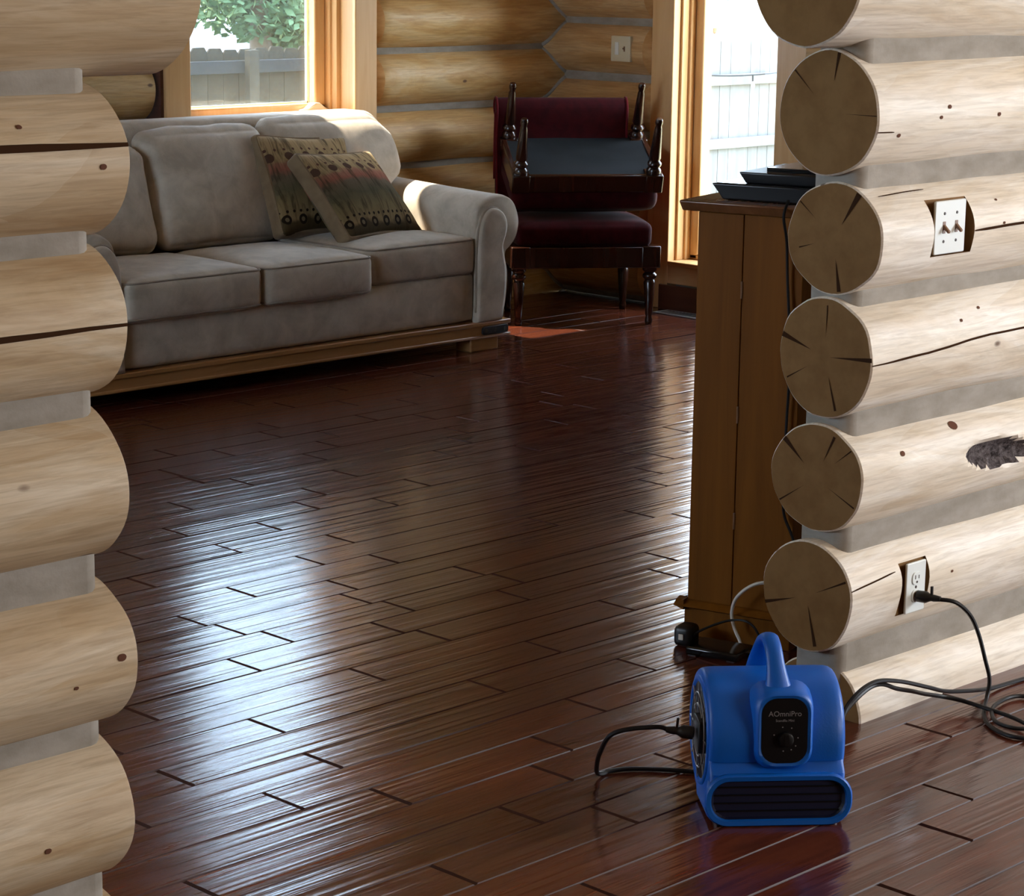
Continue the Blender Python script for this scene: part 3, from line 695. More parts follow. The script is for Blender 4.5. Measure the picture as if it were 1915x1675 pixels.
def pillow(label, cen, u, v, wx, wz, th, seed):
    u = Vector(u).normalized(); v = Vector(v); v = (v-u*v.dot(u)).normalized(); n = u.cross(v)   # n points away from the viewer's side for (x, z) ordering
    root = tag(empty('throw_pillow'), label, 'pillow', 'tapestry throw pillows on the sofa')
    M = Matrix.Identity(4)
    for i in range(3): M[i][0] = u[i]; M[i][1] = -n[i]; M[i][2] = v[i]; M[i][3] = cen[i]
    root.matrix_world = M
    def corner(p):          # cushions pull in along the sides and keep pointed corners
        a, c = p.x/(wx/2), p.z/(wz/2)
        k = 1-0.05*(1-abs(c)**2) if abs(a) > 0.5 else 1
        k2 = 1-0.05*(1-abs(a)**2) if abs(c) > 0.5 else 1
        return Vector((p.x*k, p.y, p.z*k2))
    m = puff_box(wx/2, th/2, wz/2, 0.018, py=0.058, n=22, wob=0.012, seed=seed, lean=corner); m.build('cover', M_TAP, root, smooth=True, angle=80)
    # boxed side band
    ring = [(x*1.0, z*1.0) for (x, z) in rounded(wx/2+0.002, wz/2+0.002, 0.02, 4)]
    pts = []
    for i in range(len(ring)):
        a, b = ring[i], ring[(i+1) % len(ring)]
        L = math.hypot(b[0]-a[0], b[1]-a[1]); k = max(1, int(L/0.03))
        for q in range(k): pts.append((a[0]+(b[0]-a[0])*q/k, a[1]+(b[1]-a[1])*q/k))
    m = MB(); vs = []; n_ = len(pts)
    for (yy, off) in ((-th/2+0.006, 0.0), (-th/2+0.014, 0.004), (th/2-0.014, 0.004), (th/2-0.006, 0.0), (th/2-0.006, -0.012), (-th/2+0.006, -0.012)):
        for (x, z) in pts:
            q = corner(Vector((x, 0, z))); L = math.hypot(x, z); vs.append((q.x+off*x/L*1.2, yy, q.z+off*z/L*1.2))
    fs = []
    for i in range(6):
        for j in range(n_): fs.append((i*n_+j, i*n_+(j+1) % n_, ((i+1) % 6)*n_+(j+1) % n_, ((i+1) % 6)*n_+j))
    m.add(vs, fs); m.build('side_band', M_TAN, root, smooth=True, angle=50)
    return root
pillow('tapestry throw pillow leaning at the back against the sofa cushions, half hidden', (6.300, 7.375, 0.668), (0.487, 0.0, -0.03), (0.043, 0.198, 0.373), 0.48, 0.43, 0.075, 3)
pillow('tapestry throw pillow in front, tan side band facing left, lying against another', (6.415, 7.225, 0.628), (0.487, 0.085, -0.02), (-0.06, 0.27, 0.30), 0.485, 0.43, 0.075, 5)

# ------------------------------------------------------------------ red chair and upside-down stool
TU = Vector((0.8098, -0.5868, 0)); DU = Vector((0.5868, 0.8098, 0))
def turned_leg(parent, x, y, h, r=0.026, mt=None):
    prof = [(r*0.50, 0), (r*0.62, 0.008), (r*0.66, 0.02), (r*0.50, 0.034), (r*0.62, 0.045), (r*1.02, h-0.075), (r*0.80, h-0.062), (r*1.22, h-0.050), (r*1.22, h-0.040), (r*0.85, h-0.030), (r*1.25, h-0.018), (r*1.25, h)]
    m = MB(); m.lathe(prof, 20, M=Matrix.Translation((x, y, 0))); return m.build('leg', mt or M_MAHOG, parent, smooth=True, angle=50)
def red_chair():
    c = Vector((7.362, 7.215, 0))+TU*0.300
    root = tag(empty('upholstered_chair', c, math.atan2(TU.y, TU.x)), 'red velvet armless chair with dark turned legs in the log corner', 'chair')
    for (x, y) in ((-0.295, 0.02), (0.295, 0.02), (-0.27, 0.46), (0.27, 0.46)): turned_leg(root, x, y, 0.262)
    m = MB(); m.box(-0.325, -0.012, 0.256, 0.325, 0.50, 0.348)
    m.box(-0.335, -0.02, 0.256, -0.25, 0.06, 0.352); m.box(0.25, -0.02, 0.256, 0.335, 0.06, 0.352)
    m.build('seat_rail', M_MAHOG, root, bevel=0.005)
    m = puff_box(0.305, 0.235, 0.055, 0.035, py=0.006, pz=0.022, n=16, wob=0.002, seed=9); m.v = [p+Vector((0, 0.245, 0.398)) for p in m.v]
    m.build('seat', M_RED, root, smooth=True, angle=80)
    # scroll-topped back, leaning away
    prof = [(0.40, 0.36), (0.425, 0.50), (0.445, 0.65), (0.455, 0.80), (0.450, 0.88), (0.452, 0.93), (0.472, 0.962), (0.505, 0.970), (0.532, 0.955), (0.540, 0.925), (0.525, 0.90), (0.505, 0.885), (0.52, 0.78), (0.52, 0.60), (0.50, 0.36)]
    pp = [(a, b) for (a, b, _) in catmull([(a, b, 0) for (a, b) in prof], 4)]
    m = MB(); n = len(pp); vs = []
    xs = [-0.328, -0.321, -0.303, 0.246, 0.262, 0.268]; ks = [0.9, 0.97, 1, 1, 0.97, 0.9]
    for x, k in zip(xs, ks):
        for (y, z) in pp: vs.append((x, 0.475+(y-0.475)*k, 0.66+(z-0.66)*(1-(1-k)*0.1)))
    fs = [tuple(range(n)), tuple(range(6*n-1, 5*n-1, -1))]
    for i in range(5):
        for j in range(n): fs.append((i*n+j, (i+1)*n+j, (i+1)*n+(j+1) % n, i*n+(j+1) % n))
    m.add(vs, fs); bk = m.build('backrest', M_RED, root, smooth=True, angle=60)
    for x in (-0.330, 0.270):
        m = MB(); m.tube([(x, 0.475+(y-0.475)*0.92, z) for (y, z) in pp[4:-4]], 0.006, 8); m.build('piping', M_REDD, bk, smooth=True)
    return root
red_chair()
def stool():
    tau = math.radians(21); W = 0.30
    root = empty('footstool')
    tag(root, 'red footstool turned upside down with four legs up on the red chair', 'footstool')
    ez = None
    ex = -TU; ey = (DU*math.cos(tau)+Vector((0, 0, 1))*math.sin(tau)); ez = ex.cross(ey)
    base = Vector((7.362, 7.215, 0))+TU*0.322+DU*0.285
    o = Vector((base.x, base.y, 0.735))-ez*0.24    # feet plane lies above the dust cover
    M = Matrix.Identity(4)
    for i in range(3): M[i][0] = ex[i]; M[i][1] = ey[i]; M[i][2] = ez[i]; M[i][3] = o[i]
    root.matrix_world = M
    d = 0.185
    for (x, y) in ((-W, -d), (W, -d), (-W+0.004, d), (W-0.004, d)): turned_leg(root, x, y, 0.262).location.z = -0.017
    m = MB(); a, b = W+0.036, d+0.036
    for (x0, y0, x1, y1) in ((-a, -b, a, -b+0.025), (-a, b-0.025, a, b), (-a, -b, -a+0.025, b), (a-0.025, -b, a, b)): m.box(x0, y0, 0.243, x1, y1, 0.325)
    for sx in (-1, 1):
        for sy in (-1, 1): m.box(sx*W-0.04, sy*d-0.04, 0.243, sx*W+0.04, sy*d+0.04, 0.327)
    m.build('rail', M_MAHOG, root, bevel=0.005)
    nx, ny = 16, 12; m = MB(); vs = []; fs = []
    for i in range(nx+1):
        for j in range(ny+1):
            u, v = -1+2*i/nx, -1+2*j/ny
            vs.append((u*(a-0.02), v*(b-0.02), 0.2465-0.004*noise.noise(Vector((u*2, v*2, 3)))+0.016*(1-u*u)*(1-v*v)))
    for i in range(nx):
        for j in range(ny): q = i*(ny+1)+j; fs.append((q, q+1, q+ny+2, q+ny+1))
    m.add(vs, fs); m.build('dust_cover', M_DUST, root, smooth=True)
    m = puff_box(a-0.004, b-0.004, 0.055, 0.045, pz=0.03, py=0.006, n=16); m.v = [p+Vector((0, 0, 0.375)) for p in m.v]
    m.build('cushion', M_RED, root, smooth=True, angle=80)
    return root
stool()

# ------------------------------------------------------------------ cabinet behind the log ends, boxes and cables
CO = Vector((4.28, 3.6, 0)); CA = math.atan2(-0.966, 0.26)      # local x runs along the visible side towards the camera, local y into the room
cab_M = Matrix.Translation(CO) @ Matrix.Rotation(CA, 4, 'Z')
def cabinet():
    root = tag(empty('cabinet', CO, CA), 'tall brown wooden cabinet standing behind the cut log ends', 'cabinet')
    m = MB(); m.box(0.004, 0.012, 0.075, 0.268, 0.62, 1.04); m.build('body', M_CAB, root, bevel=0.003)
    for (a, b) in ((0.0, 0.1165), (0.1185, 0.270)):
        m = MB(); m.box(a, 0.0, 0.078, b, 0.014, 1.038); m.build('side_board', M_CAB, root, bevel=0.0015)
    for z in (0.30, 0.56, 0.86):
        m = MB(); m.tube([(0.1175, -0.001, z-0.02), (0.1175, -0.001, z+0.02)], 0.003, 8); m.build('hinge', M_BRASS, root, smooth=True)
    m = MB(); m.box(-0.004, -0.008, 0, 0.275, 0.63, 0.074); m.build('plinth', M_CAB, root, bevel=0.002)
    m = MB(); m.prism([(-0.026, 0.076), (-0.012, 0.070), (0.01, 0.066), (0.01, 0.092), (-0.008, 0.088)], -0.026, 0.29, 'x'); m.prism([(-0.026, 0.076), (-0.012, 0.070), (0.0, 0.066), (0.0, 0.092), (-0.008, 0.088)], -0.022, 0.62, 'y'); m.build('base_moulding', M_CAB, root)
    m = MB(); m.prism([(-0.036, 1.063), (-0.016, 1.040), (0.65, 1.040), (0.66, 1.066), (-0.03, 1.066)], -0.036, 0.33, 'x'); m.build('top', M_CABTOP, root, bevel=0.003)
cabinet()
def dev(name, label, cat, x0, x1, y0, y1, z0, z1, cut):
    root = tag(empty(name, cab_M @ Vector(((x0+x1)/2, (y0+y1)/2, z0)), CA), label, cat)
    a, b = (x1-x0)/2, (y1-y0)/2; h = z1-z0
    m = MB(); lo = [(-a+cut, -b+cut*0.4), (a-cut, -b+cut*0.4), (a-cut, b-cut*0.4), (-a+cut, b-cut*0.4)]; hi = [(-a, -b), (a, -b), (a, b), (-a, b)]
    m.add([(x, y, 0) for (x, y) in lo]+[(x, y, h) for (x, y) in hi], [(0,3,2,1),(4,5,6,7),(0,1,5,4),(1,2,6,5),(2,3,7,6),(3,0,4,7)])
    m.build('case', M_BLKBOX, root, bevel=0.004); return root, a, b, h
r, a, b, h = dev('media_player', 'black media box with undercut sides lying on the cabinet top', 'media player', 0.025, 0.325, 0.01, 0.36, 1.068, 1.106, 0.026)
m = MB(); m.box(-a+0.01, -b+0.01, h-0.001, a-0.01, b-0.01, h+0.0015); m.build('lid', M_BLKGLOSS, r)
r, a, b, h = dev('cable_box', 'smaller black box stacked on top of the wide media box', 'cable box', 0.085, 0.31, 0.03, 0.30, 1.107, 1.134, 0.016)
m = MB(); m.box(-a+0.05, -b+0.05, h-0.002, a-0.01, b-0.02, h+0.009); m.build('lid', M_BLKGLOSS, r, bevel=0.002)
def cable(name, label, pts, r, mt, n=8):
    m = MB(); P = catmull(pts, n); m.tube(P, r, 8); return tag(m.build(name, mt, smooth=True), label, 'cable')
def cabpt(k, z, off): return cab_M @ Vector((k, -off, z))
cable('black_cable', 'thin black cord hanging down the side of the brown cabinet', [cabpt(0.236, 1.08, 0.02), cabpt(0.236, 1.045, 0.045), cabpt(0.235, 0.987, 0.02), cabpt(0.237, 0.9, 0.012), cabpt(0.245, 0.8, 0.012), cabpt(0.251, 0.675, 0.012), cabpt(0.248, 0.547, 0.012), cabpt(0.247, 0.418, 0.012), cabpt(0.250, 0.34, 0.012), cabpt(0.273, 0.287, 0.012), cabpt(0.30, 0.22, 0.02)], 0.0035, M_CORD)
cable('coaxial_cable', 'white cable looping out from behind the lowest cut log end', [cabpt(0.26, 0.165, 0.02), cabpt(0.211, 0.167, 0.03), cabpt(0.177, 0.152, 0.04), cabpt(0.147, 0.121, 0.04), cabpt(0.137, 0.086, 0.04), cabpt(0.142, 0.055, 0.04), cabpt(0.160, 0.03, 0.05), cabpt(0.185, 0.006, 0.06), cabpt(0.26, 0.005, 0.08)], 0.0042, M_WCORD)
cable('thin_cable', 'thin black cord arching over the router beside the cabinet plinth', [cabpt(0.055, 0.02, 0.10), cabpt(0.075, 0.04, 0.09), cabpt(0.117, 0.062, 0.07), cabpt(0.152, 0.073, 0.06), cabpt(0.185, 0.074, 0.06), cabpt(0.208, 0.06, 0.06), cabpt(0.228, 0.025, 0.06), cabpt(0.24, 0.004, 0.08)], 0.003, M_CORD)
r = tag(empty('power_adapter', cabpt(0.040, 0.0, 0.085), CA), 'small rounded black power adapter on the floor by the cabinet foot', 'adapter')
m = puff_box(0.024, 0.03, 0.026, 0.014, n=8); m.v = [p+Vector((0, 0, 0.026)) for p in m.v]; m.build('case', M_PLUG, r, smooth=True, angle=80)
m = MB(); m.box(-0.006, -0.033, 0.02, 0.006, -0.028, 0.034); m.build('label', M_WCORD, r)
r = tag(empty('router', cabpt(0.135, 0.0, 0.115), CA), 'flat glossy black router on the floor behind the blue air mover', 'router')
m = MB(); m.box(-0.06, -0.05, 0.002, 0.075, 0.05, 0.022); m.build('case', M_BLKGLOSS, r, bevel=0.005)
for x in (-0.055, 0.045): m = MB(); m.box(x, -0.045, 0, x+0.02, 0.045, 0.004); m.build('foot', M_PLUG, r)

# ------------------------------------------------------------------ wall plates
def plate_screws(m, pts, y): 
    for (x, z) in pts: m.lathe([(0.0035, 0), (0.003, 0.0012)], 10, M=Matrix.Translation((x, y, z)) @ Matrix.Rotation(PI/2, 4, 'X'))
def switch_plate():
    r = tag(empty('light_switch', (4.267, 2.890, 1.068)), 'white double light switch set in the upper pale log', 'light switch')
    m = MB(); m.prism(rounded(0.057, 0.0575, 0.004, 3), -0.006, 0.0, 'y'); m.build('plate', M_PLATE, r, bevel=0.002)
    for x in (-0.023, 0.023):
        m = MB(); m.box(x-0.0055, -0.0068, -0.013, x+0.0055, -0.005, 0.013)
        m.prism([(-0.006, -0.002), (-0.019, -0.012), (-0.021, -0.007), (-0.006, 0.007)], x-0.004, x+0.004, 'x'); m.build('toggle', M_BRASS, r, bevel=0.001)
    for x in (-0.023, 0.023):
        for z in (-0.03, 0.03): m = MB(); plate_screws(m, [(x, z)], -0.006); m.build('screw', M_SLOT, r)
switch_plate()
def outlet():
    r = tag(empty('wall_outlet', (4.225, 2.903, 0.272)), 'white duplex outlet with a black plug in the lower pale log', 'outlet')
    m = MB(); m.prism(rounded(0.036, 0.0575, 0.004, 3), -0.006, 0.0, 'y'); m.build('plate', M_PLATE, r, bevel=0.002)
    for z in (0.02, -0.02):
        m = MB(); m.prism([(x, z+q) for (x, q) in rounded(0.0165, 0.0145, 0.011, 5)], -0.0085, -0.005, 'y'); s = m.build('receptacle', M_PLATE, r, bevel=0.001)
        m = MB(); m.box(-0.0075, -0.0092, z-0.001, -0.0055, -0.008, z+0.008); m.box(0.0055, -0.0092, z-0.001, 0.0075, -0.008, z+0.007); m.lathe([(0.0026, 0), (0.0026, 0.001)], 10, M=Matrix.Translation((0, -0.0085, z-0.008)) @ Matrix.Rotation(PI/2, 4, 'X')); m.build('slot', M_SLOT, s)
    m = MB(); plate_screws(m, [(0, 0)], -0.006); m.build('screw', M_SLOT, r)
outlet()
r = tag(empty('light_switch', (8.243, 7.43, 1.182), -PI/2), 'cream double switch plate on the dark corner log wall above the chair', 'light switch')
m = MB(); m.prism(rounded(0.060, 0.0585, 0.004, 3), -0.006, 0.012, 'y'); m.build('plate', M_PLATE2, r, bevel=0.002)
m = MB(); m.box(-0.034, -0.0085, -0.028, -0.012, -0.005, 0.03); m.build('rocker', M_PLATE, r, bevel=0.001)
m = MB(); m.box(0.018, -0.0068, -0.012, 0.028, -0.005, 0.012); m.box(0.020, -0.016, -0.002, 0.026, -0.006, 0.006); m.build('toggle', M_BRASS, r, bevel=0.001)

# ------------------------------------------------------------------ blue air mover
FA = math.radians(-40.5); FO = Vector((3.419, 2.633, 0)); FM = Matrix.Translation(FO) @ Matrix.Rotation(FA, 4, 'Z')
def text_mesh(name, s, size, mt, parent, loc, rot, ext=0.0003):
    c = bpy.data.curves.new(name, 'FONT'); c.body = s; c.size = size; c.align_x = 'CENTER'; c.align_y = 'CENTER'; c.extrude = ext
    o = bpy.data.objects.new(name, c); COL.objects.link(o)
    dg = bpy.context.evaluated_depsgraph_get(); me = bpy.data.meshes.new_from_object(o.evaluated_get(dg)); bpy.data.objects.remove(o); bpy.data.curves.remove(c)
    me.name = name; me.materials.clear(); me.materials.append(mt)
    q = bpy.data.objects.new(name, me); COL.objects.link(q); q.parent = parent; q.location = loc; q.rotation_euler = rot; return q
def air_mover():
    root = tag(empty('air_mover', FO, FA), 'small blue plastic air mover fan with black control panel on the floor', 'fan')
    W = 0.131
    prof = [(0.012, 0.014)]
    prof += [(0.012, 0.10), (0.028, 0.112), (0.034, 0.122)]
    cy, cz, R = 0.150, 0.146, 0.124
    for k in range(29):
        a = math.radians(192-k*(192+78)/28); prof.append((cy+R*math.cos(a), cz+R*math.sin(a)))
    prof += [(0.165, 0.008), (0.03, 0.008)]
    m = MB(); n = len(prof); vs = []
    lay = [(-W, 0.93), (-W+0.002, 0.955), (-W+0.007, 0.98), (-W+0.016, 0.995), (-W+0.03, 1.0), (0, 1.0), (W-0.03, 1.0), (W-0.016, 0.995), (W-0.007, 0.98), (W-0.002, 0.955), (W, 0.93)]
    for (x, k) in lay:
        for (y, z) in prof:
            vs.append((x, cy+(y-cy)*k if y > 0.03 or z > 0.12 else y+(1-k)*0.12, (cz+(z-cz)*k) if z > 0.10 else max(0.008, z)))
    fs = [tuple(range(n)), tuple(range(len(lay)*n-1, (len(lay)-1)*n-1, -1))]
    for i in range(len(lay)-1):
        for j in range(n): fs.append((i*n+j, (i+1)*n+j, (i+1)*n+(j+1) % n, i*n+(j+1) % n))
    m.add(vs, fs); m.build('housing', M_BLUE, root, smooth=True, angle=45)
    # outlet nozzle: rounded rectangular ring that flares out at the front
    def ring(hx, hz, r, y, cx=0.0, czz=0.052): return [(cx+x, y, czz+z) for (x, z) in rounded(hx, hz, r, 7)]
    secs = [ring(0.128, 0.050, 0.03, 0.06, czz=0.058), ring(0.138, 0.050, 0.042, 0.022), ring(0.143, 0.0515, 0.046, 0.008), ring(0.1435, 0.052, 0.046, 0.002), ring(0.1405, 0.049, 0.044, -0.002), ring(0.133, 0.0405, 0.037, -0.001), ring(0.130, 0.038, 0.035, 0.004)]
    m = MB(); n = len(secs[0]); vs = [p for s in secs for p in s]; fs = []
    for i in range(len(secs)-1):
        for j in range(n): fs.append((i*n+j, i*n+(j+1) % n, (i+1)*n+(j+1) % n, (i+1)*n+j))
    m.add(vs, fs); lip = m.build('outlet_nozzle', M_BLUE, root, smooth=True, angle=50)
    m = MB(); secs = [ring(0.130, 0.038, 0.035, 0.004), ring(0.124, 0.035, 0.03, 0.010)]; vs = [p for s in secs for p in s]; fs = [tuple(range(2*n-1, n-1, -1))]
    for j in range(n): fs.append((j, (j+1) % n, n+(j+1) % n, n+j))
    m.add(vs, fs); m.build('outlet_opening', M_BLUEIN, lip)
    m = MB()
    for q in range(4): m.box(-0.124, 0.0072, 0.028+q*0.016, 0.124, 0.0098, 0.0305+q*0.016)
    m.build('outlet_grille', M_PANEL, lip)
    # side intakes with grilles
    for s in (-1, 1):
        Mx = Matrix.Translation((s*(W-0.001), cy, cz)) @ Matrix.Rotation(s*PI/2, 4, 'Y')
        m = MB(); m.lathe([(0.108, 0), (0.107, 0.003), (0.104, 0.005), (0.099, 0.005), (0.095, 0.002), (0.094, -0.001)], 40, M=Mx, cap=False); rim = m.build('intake_rim', M_BLUE, root, smooth=True, angle=50)
        m = MB(); m.lathe([(0.096, 0.0012), (0.03, 0.0016)], 40, M=Mx); m.build('intake', M_BLKBOX, rim)
        m = MB()
        for rr in (0.03, 0.052, 0.074): m.tube([Mx @ Vector((rr*math.cos(a*PI/16), rr*math.sin(a*PI/16), 0.005)) for a in range(32)], 0.0016, 6, closed=True)
        for a in range(8): m.tube([Mx @ Vector((0.015*math.cos(a*PI/4), 0.015*math.sin(a*PI/4), 0.005)), Mx @ Vector((0.097*math.cos(a*PI/4), 0.097*math.sin(a*PI/4), 0.004))], 0.0016, 6)
        m.build('intake_grille', M_METAL, rim, smooth=True)
    # handle: a hoop from the panel pod back over the drum
    pts = catmull([(0.006, 0.048, 0.222), (0.003, 0.062, 0.262), (-0.001, 0.085, 0.312), (-0.003, 0.110, 0.334), (-0.003, 0.140, 0.336), (-0.003, 0.180, 0.318), (-0.003, 0.205, 0.285), (-0.003, 0.215, 0.245)], 5)
    m = MB(); vs = []; seg = 14
    for i, p in enumerate(pts):
        tt = (pts[min(i+1, len(pts)-1)]-pts[max(0, i-1)]).normalized(); a = Vector((1, 0, 0)); b = tt.cross(a).normalized()
        u = i/(len(pts)-1); hw = 0.0175+0.026*max(0, 1-u*3.6)**1.6+0.016*max(0, (u-0.72)*3.5)**1.5; th = 0.0105+0.014*max(0, 1-u*4)
        for k in range(seg): q = 2*PI*k/seg; vs.append(p+a*hw*math.cos(q)+b*th*math.sin(q))
    fs = [tuple(range(seg)), tuple(range((len(pts)-1)*seg, len(pts)*seg))]
    for i in range(len(pts)-1):
        for k in range(seg): fs.append((i*seg+k, i*seg+(k+1) % seg, (i+1)*seg+(k+1) % seg, (i+1)*seg+k))
    m.add(vs, fs); m.build('handle', M_BLUE, root, smooth=True, angle=60)
    # control pod, tilted back a little to follow the drum
    pc = Vector((0.010, 0.022, 0.186)); tilt = math.radians(-4)
    PM = Matrix.Translation(pc) @ Matrix.Rotation(tilt, 4, 'X')
    secs = [[(x, 0.055, z) for (x, z) in rounded(0.064, 0.086, 0.04, 6)], [(x, 0.010, z) for (x, z) in rounded(0.058, 0.078, 0.038, 6)], [(x, -0.004, z) for (x, z) in rounded(0.054, 0.073, 0.036, 6)], [(x, -0.007, z) for (x, z) in rounded(0.050, 0.069, 0.034, 6)], [(x, -0.004, z) for (x, z) in rounded(0.045, 0.064, 0.031, 6)]]
    m = MB(); n = len(secs[0]); vs = [p for s in secs for p in s]; fs = [tuple(range(4*n, 5*n))]
    for i in range(4):
        for j in range(n): fs.append((i*n+j, i*n+(j+1) % n, (i+1)*n+(j+1) % n, (i+1)*n+j))
    m.add(vs, fs, M=PM); pod = m.build('control_pod', M_BLUE, root, smooth=True, angle=60)
    m = MB(); m.prism(rounded(0.0445, 0.0635, 0.03, 6), -0.0052, -0.002, 'y', M=PM); m.build('control_panel', M_PANEL, pod)
    R_ = (PI/2+tilt, 0, 0)
    text_mesh('lettering', 'AOmniPro', 0.0145, M_TEXT, pod, PM @ Vector((0, -0.0056, 0.033)), R_)
    text_mesh('lettering', 'Scandflo Mini', 0.0068, M_TEXT, pod, PM @ Vector((0.0, -0.0056, 0.020)), R_)
    m = MB(); m.lathe([(0.015, 0), (0.014, 0.010), (0.011, 0.0115)], 24, M=PM @ Matrix.Translation((0.002, -0.0052, -0.016)) @ Matrix.Rotation(PI/2, 4, 'X')); m.box(-0.002, -0.0172, -0.027, 0.006, -0.0155, -0.006, M=PM); m.build('dial', M_PANEL, pod, smooth=True)
    m = MB()
    for deg in (160, 105, 62, 5, -35, -62, -100):
        a = math.radians(deg); m.lathe([(0.0014, 0), (0.0014, 0.0004)], 8, M=PM @ Matrix.Translation((0.002+0.024*math.cos(a), -0.0052, -0.016+0.024*math.sin(a))) @ Matrix.Rotation(PI/2, 4, 'X'))
    m.build('dial_marks', M_TEXT, pod)
    m = MB(); m.tube([(0.012, 0.028, 0.112), (0.013, 0.0235, 0.124), (0.013, 0.026, 0.14)], 0.0035, 8); m.build('seam_rib', M_BLUE, root, smooth=True)
    for (x, y) in ((-0.11, 0.03), (0.11, 0.03), (-0.10, 0.22), (0.10, 0.22)):
        m = MB(); m.lathe([(0.012, 0), (0.012, 0.012)], 12, M=Matrix.Translation((x, y, 0))); m.build('rubber_foot', M_PLUG, root)
    m = MB(); m.box(-W-0.014, 0.085, 0.118, -W+0.004, 0.15, 0.182); m.build('socket', M_PLUG, root, bevel=0.003)
air_mover()
def fpt(x, y, z): return FM @ Vector((x, y, z))
# cords of the air mover
def plug(name, label, loc, direction):
    o = tag(empty(name, loc), label, 'plug')
    o.rotation_euler = Vector(direction).to_track_quat('Z', 'Y').to_euler()
    m = MB(); m.lathe([(0.010, 0), (0.013, 0.002), (0.0135, 0.022), (0.010, 0.028), (0.0075, 0.034), (0.008, 0.040), (0.006, 0.055)], 16); m.build('body', M_PLUG, o, smooth=True, angle=50)
    m = MB(); m.box(-0.003, 0.004, 0.032, 0.003, 0.026, 0.037); m.build('cord_tie', M_PLUG, o); return o
p0 = fpt(-0.148, 0.118, 0.150)
dirL = (FM.to_3x3() @ Vector((-1, 0.15, 0.1))).normalized()
plug('cord_plug', 'black plug in the left side socket of the blue air mover', p0, dirL)
q0 = p0+dirL*0.052
cable('black_cable', 'black cord bowing from the air mover side to the floor and back', [q0, q0+dirL*0.025+Vector((0, 0, 0.002)), Vector((3.275, 2.93, 0.148)), Vector((3.30, 2.99, 0.085)), Vector((3.352, 3.045, 0.02)), Vector((3.378, 3.055, 0.0055)), Vector((3.404, 3.054, 0.0055)), Vector((3.443, 3.033, 0.0055)), Vector((3.488, 2.985, 0.0055)), Vector((3.528, 2.926, 0.0055)), Vector((3.56, 2.88, 0.0055))], 0.0048, M_CORD)
f1 = fpt(W_ if False else 0.132, 0.14, 0.115)
cable('black_cable', 'black cord rising from behind the air mover and running off right', [f1, Vector((3.72, 2.72, 0.095)), (3.780, 2.750, 0.122), (3.814, 2.750, 0.147), (3.859, 2.750, 0.160), (3.906, 2.750, 0.159), (3.984, 2.752, 0.139), (4.084, 2.757, 0.104), (4.19, 2.78, 0.066), (4.31, 2.80, 0.036), (4.42, 2.82, 0.012), (4.52, 2.82, 0.006), (4.75, 2.80, 0.006), (5.4, 2.76, 0.006), (6.4, 2.80, 0.006), (7.6, 2.78, 0.006)], 0.0048, M_CORD)
pl = Vector((4.225, 2.893, 0.252))
plug('cord_plug', 'black plug sticking out of the lower wall outlet', pl, (0.25, -1, 0.02))
cable('outlet_cable', 'black cord from the wall outlet coiling on the floor to the air mover', [pl+Vector((0.012, -0.05, 0.0)), (4.262, 2.815, 0.246), (4.298, 2.80, 0.213), (4.328, 2.795, 0.165), (4.360, 2.795, 0.10), (4.375, 2.79, 0.05), (4.36, 2.785, 0.012), (4.30, 2.752, 0.006), (4.23, 2.699, 0.006), (4.195, 2.645, 0.006), (4.191, 2.599, 0.006), (4.223, 2.57, 0.006), (4.33, 2.60, 0.006), (4.42, 2.66, 0.006), (4.453, 2.71, 0.006), (4.440, 2.748, 0.007), (4.395, 2.759, 0.008), (4.302, 2.732, 0.012), (4.225, 2.672, 0.015), (4.215, 2.62, 0.0155), (4.245, 2.60, 0.015), (4.275, 2.66, 0.015), (4.285, 2.74, 0.016), (4.275, 2.80, 0.022), (4.235, 2.825, 0.034), (4.15, 2.81, 0.062), (4.06, 2.78, 0.095), (3.98, 2.765, 0.122), (3.926, 2.762, 0.144), (3.879, 2.76, 0.148), (3.824, 2.755, 0.136), (3.78, 2.755, 0.11), (3.72, 2.73, 0.085), fpt(0.132, 0.15, 0.10)], 0.0048, M_CORD, 6)

# ------------------------------------------------------------------ floor register
r = tag(empty('floor_vent', (8.165, 6.935, 0)), 'grey metal floor register beside the side wall panel', 'vent')
m = MB(); m.box(-0.055, -0.15, 0, -0.04, 0.15, 0.006); m.box(0.04, -0.15, 0, 0.055, 0.15, 0.006); m.box(-0.055, -0.15, 0, 0.055, -0.135, 0.006); m.box(-0.055, 0.135, 0, 0.055, 0.15, 0.006); m.build('frame', M_METAL, r, bevel=0.002)
m = MB()
for k in range(13): m.box(-0.04, -0.13+k*0.021, 0.001, 0.04, -0.122+k*0.021, 0.004)
m.build('grille', M_METAL, r)
m = MB(); m.box(-0.042, -0.137, 0.0002, 0.042, 0.137, 0.0012); m.build('duct', M_SLOT, r)

